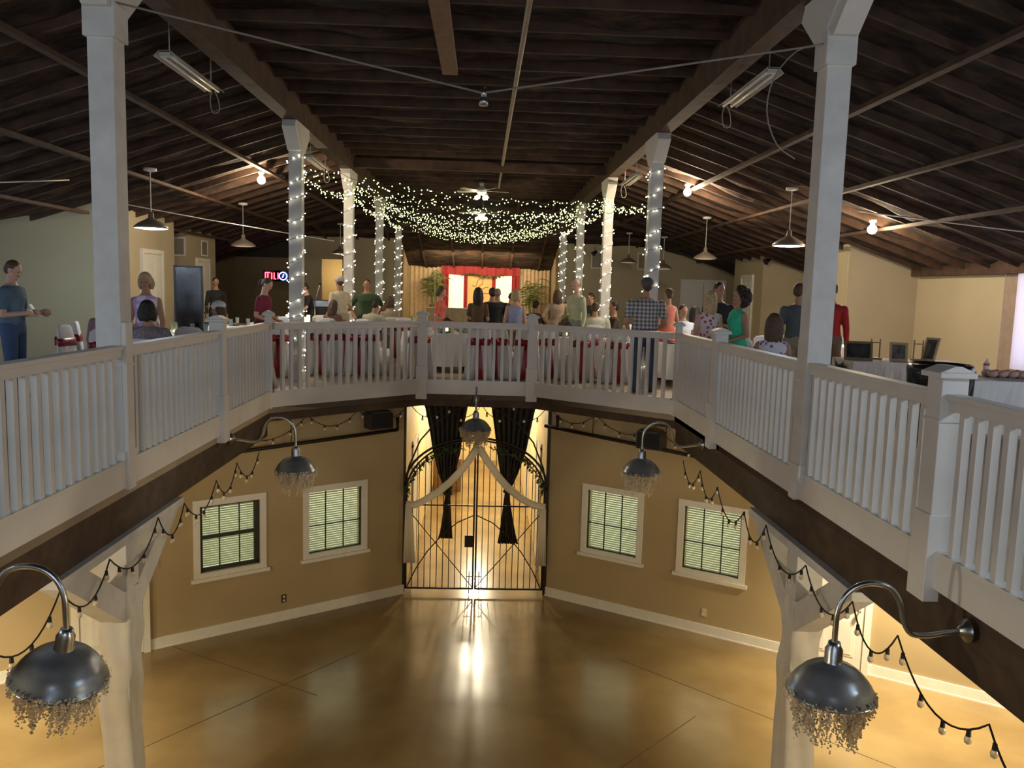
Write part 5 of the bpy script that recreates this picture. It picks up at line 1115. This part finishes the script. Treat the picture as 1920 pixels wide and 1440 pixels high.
P(2.14, 15.7, 170, 1.26, 'seated broad person in white shirt left of the second right fairy column', sit=True, top=(.62, .62, .50), bot=JE, skin='tan', hair='brown', arms=('table', 'table'), w=1.3, face=False)
P(2.67, 16.3, -90, 1.28, 'seated man in dark shirt facing left, right of the second right fairy column', sit=True, top=(.07, .055, .035), bot=(.30, .22, .12), skin='tan', hair='dark', arms=('table', 'table'), lean=8)
P(2.39, 12.05, 182, 1.68, 'broad man in plaid shirt and cap behind the first right fairy column', top='plaid', bot=JE, skin='tan', hair='brown', hat=(.10, .10, .10), arms=('bent', 'bent'), w=1.3, face=False, vox=.0085)
P(3.11, 13.8, 200, 1.56, 'woman in coral top and bright coral skirt', top=(.66, .20, .12), topk='sleeveless', bot=(.85, .12, .08), botk='skirt', skin='tan', hair='brown', hk='bun', arms=('bent', 'bent'), female=True, face=False)
P(3.58, 14.6, 12, 1.27, 'seated boy in white shirt with sunglasses pushed up on his head', sit=True, top=(.74, .72, .70), bot=BK, skin='tan', hair='dark', arms=('table', 'table'), nod=6)
P(3.99, 15.4, 160, 1.24, 'seated woman with dark hair between the boy and the blond woman', sit=True, top=(.10, .04, .05), bot=BK, skin='tan', hair='dark', hk='wavy', arms=('table', 'table'), female=True)
P(2.99, 10.8, 185, 1.51, 'woman with long wavy blond hair in pink floral dress, from behind', top='floral', topk='sleeveless', botk='dress', skin='fair', hair='blond', hk='wavy', arms=('down', 'bent'), female=True, face=False, vox=.0085)
P(3.43, 11.9, -8, 1.65, 'bearded man in dark shirt facing the two women on the right', top=(.03, .03, .035), bot=BK, skin='tan', hair='dark', arms=('bent', 'cross'), nod=6, turn=25, vox=.0085)
P(3.35, 10.7, -75, 1.56, 'woman with curly dark hair in bright green dress facing left', top=(.05, .62, .36), topk='sleeveless', botk='dress', skin='tan', hair='dark', hk='curly', arms=('bent', 'bent'), female=True, vox=.0085)
P(3.3, 9.2, 165, 1.26, 'seated girl with long wavy brown hair in white floral dress', sit=True, top='floral2', topk='sleeveless', botk='dress', skin='tan', hair='brown', hk='wavy', arms=('table', 'table'), female=True, face=False)
P(4.35, 11.2, 172, 1.66, 'man in dark grey shirt and khaki trousers left of the big right column', top=(.10, .11, .12), bot=(.34, .27, .18), skin='tan', hair='brown', arms=('down', 'down'), face=True, turn=-40, w=1.1, vox=.0085)
P(4.97, 11.6, 150, 1.69, 'man in red shirt half hidden by the big right column', top=(.42, .02, .02), topk='long', bot=(.16, .12, .08), skin='tan', hair='dark', arms=('down', 'down'), face=False)
def inhand(who, label, kind, dz):
    v, x, y, yw = HAND[who]; p = Matrix.Rotation(math.radians(yw), 3, 'Z') @ v; held(x+p.x, y+p.y, p.z+dz, label, kind, math.radians(yw))
inhand('man in blue shirt and jeans looking at his phone at the left edge', 'phone held up by the man in blue at the left edge', 'phone', .0)
inhand('woman with curly dark hair in bright green dress facing left', 'metal cup in the hand of the woman in green', 'cup', -.04)
flush_jobs()

# ================================================================ FAIRY LIGHTS
FB = MB(); FB.ball((0, 0, 0), .009, 6, 4); FBW = FB.mesh('bulb', FAIRY, True); FBG = FB.mesh('bulb', FAIRYG, True)
FBn = MB(); FBn.ball((0, 0, 0), .0085, 6, 4); FBN = FBn.mesh('bulb', FAIRY, True)
WIRE = mat('green_wire', (.03, .05, .02), .7)
for i, y in enumerate(COLY[1:]):
    for x, sd in ((-2.83, 'left'), (2.54, 'right')):
        t = thing('fairy_lights', 'white fairy lights wound round the %s column of the %s row' % (ord_[i+1], sd), 'fairy lights', (x, y, ST), 0, 'fairy lights wound on columns'); rnd = random.Random(i*7+(x > 0)); pts = []
        turns = 11; N_ = 240; zt = 3.35; w = .108
        for k in range(N_+1):
            a = turns*2*PI*k/N_; q = max(abs(math.cos(a)), abs(math.sin(a))); z = .15+(zt-.15)*k/N_+.03*math.sin(a*.5+i); pts.append((w*math.cos(a)/q, w*math.sin(a)/q, z))
        m = MB(); m.tube(pts, .0035, 4); m.build('wire', WIRE, t); nb_ = 98
        for k in range(nb_):
            p = pts[int((k+rnd.random()*.8)*N_/nb_)]; part('bulb', FBN if i == 0 else FBW, t, (p[0]*1.08+rnd.uniform(-.02, .02), p[1]*1.08+rnd.uniform(-.02, .02), p[2]+rnd.uniform(-.035, .035)))
LY, RY = [(-2.74, y) for y in COLY[1:]], [(2.44, y) for y in COLY[1:]]
def fswag(a, b, za, zb_, sag, label, n=96, rnd=None, jit=.07):
    A = Vector((*a, ST+za)); B = Vector((*b, ST+zb_)); t = thing('fairy_lights', label, 'fairy lights', A, 0, 'fairy light strings across the hall'); rnd = random.Random(len(label)*3+int(sag*100)); pts = []
    for k in range(81):
        u = k/80; p = A.lerp(B, u)-A; p.z -= sag*4*u*(1-u)-.03*math.sin(k*.9+sag*9); pts.append(p)
    m = MB(); m.tube(pts, .004, 4); m.build('wire', WIRE, t)
    for k in range(n):
        p = pts[min(80, int((k+.5)*80/n))]; part('bulb', FBG, t, (p.x+rnd.uniform(-.04, .04), p.y+rnd.uniform(-.06, .06), p.z-rnd.uniform(-.02, jit)))
S = [(0, 1, 3.2, 3.34, 0.19), (0, 2, 3.14, 3.47, 0.18), (1, 0, 3.5, 2.75, 0.28), (1, 1, 3.44, 3.39, 0.5), (1, 1, 3.3, 3.27, 0.49), (1, 2, 3.5, 3.52, 0.63), (2, 1, 3.63, 3.34, 0.42), (2, 2, 3.57, 3.47, 0.58), (2, 2, 3.43, 3.35, 0.55), (2, 3, 3.63, 3.52, 0.57), (3, 2, 3.68, 3.52, 0.55), (3, 3, 3.62, 3.57, 0.51), (3, 3, 3.48, 3.45, 0.47), (1, 3, 3.44, 3.57, 0.52)]
nm_ = ['first', 'second', 'third', 'fourth']
for k, (l, r, za, zb_, sg) in enumerate(S):
    q = ', lower one' if k and S[k-1][:2] == (l, r) else ''
    fswag(LY[l], RY[r], za, zb_, sg, 'green-gold fairy string from the %s left column to the %s right column%s' % (nm_[l], nm_[r], q))
# longitudinal strings
for s_, Ys, sd in ((0, LY, 'left'), (1, RY, 'right')):
    for k in range(3): fswag(Ys[k], Ys[k+1], (3.05, 3.3, 3.45)[k] if s_ == 0 else (2.8, 3.2, 3.35)[k], 3.4, .15, 'fairy string along the %s row from its %s to its %s column' % (sd, nm_[k], nm_[k+1]), 60)
print('objects', len(bpy.data.objects))
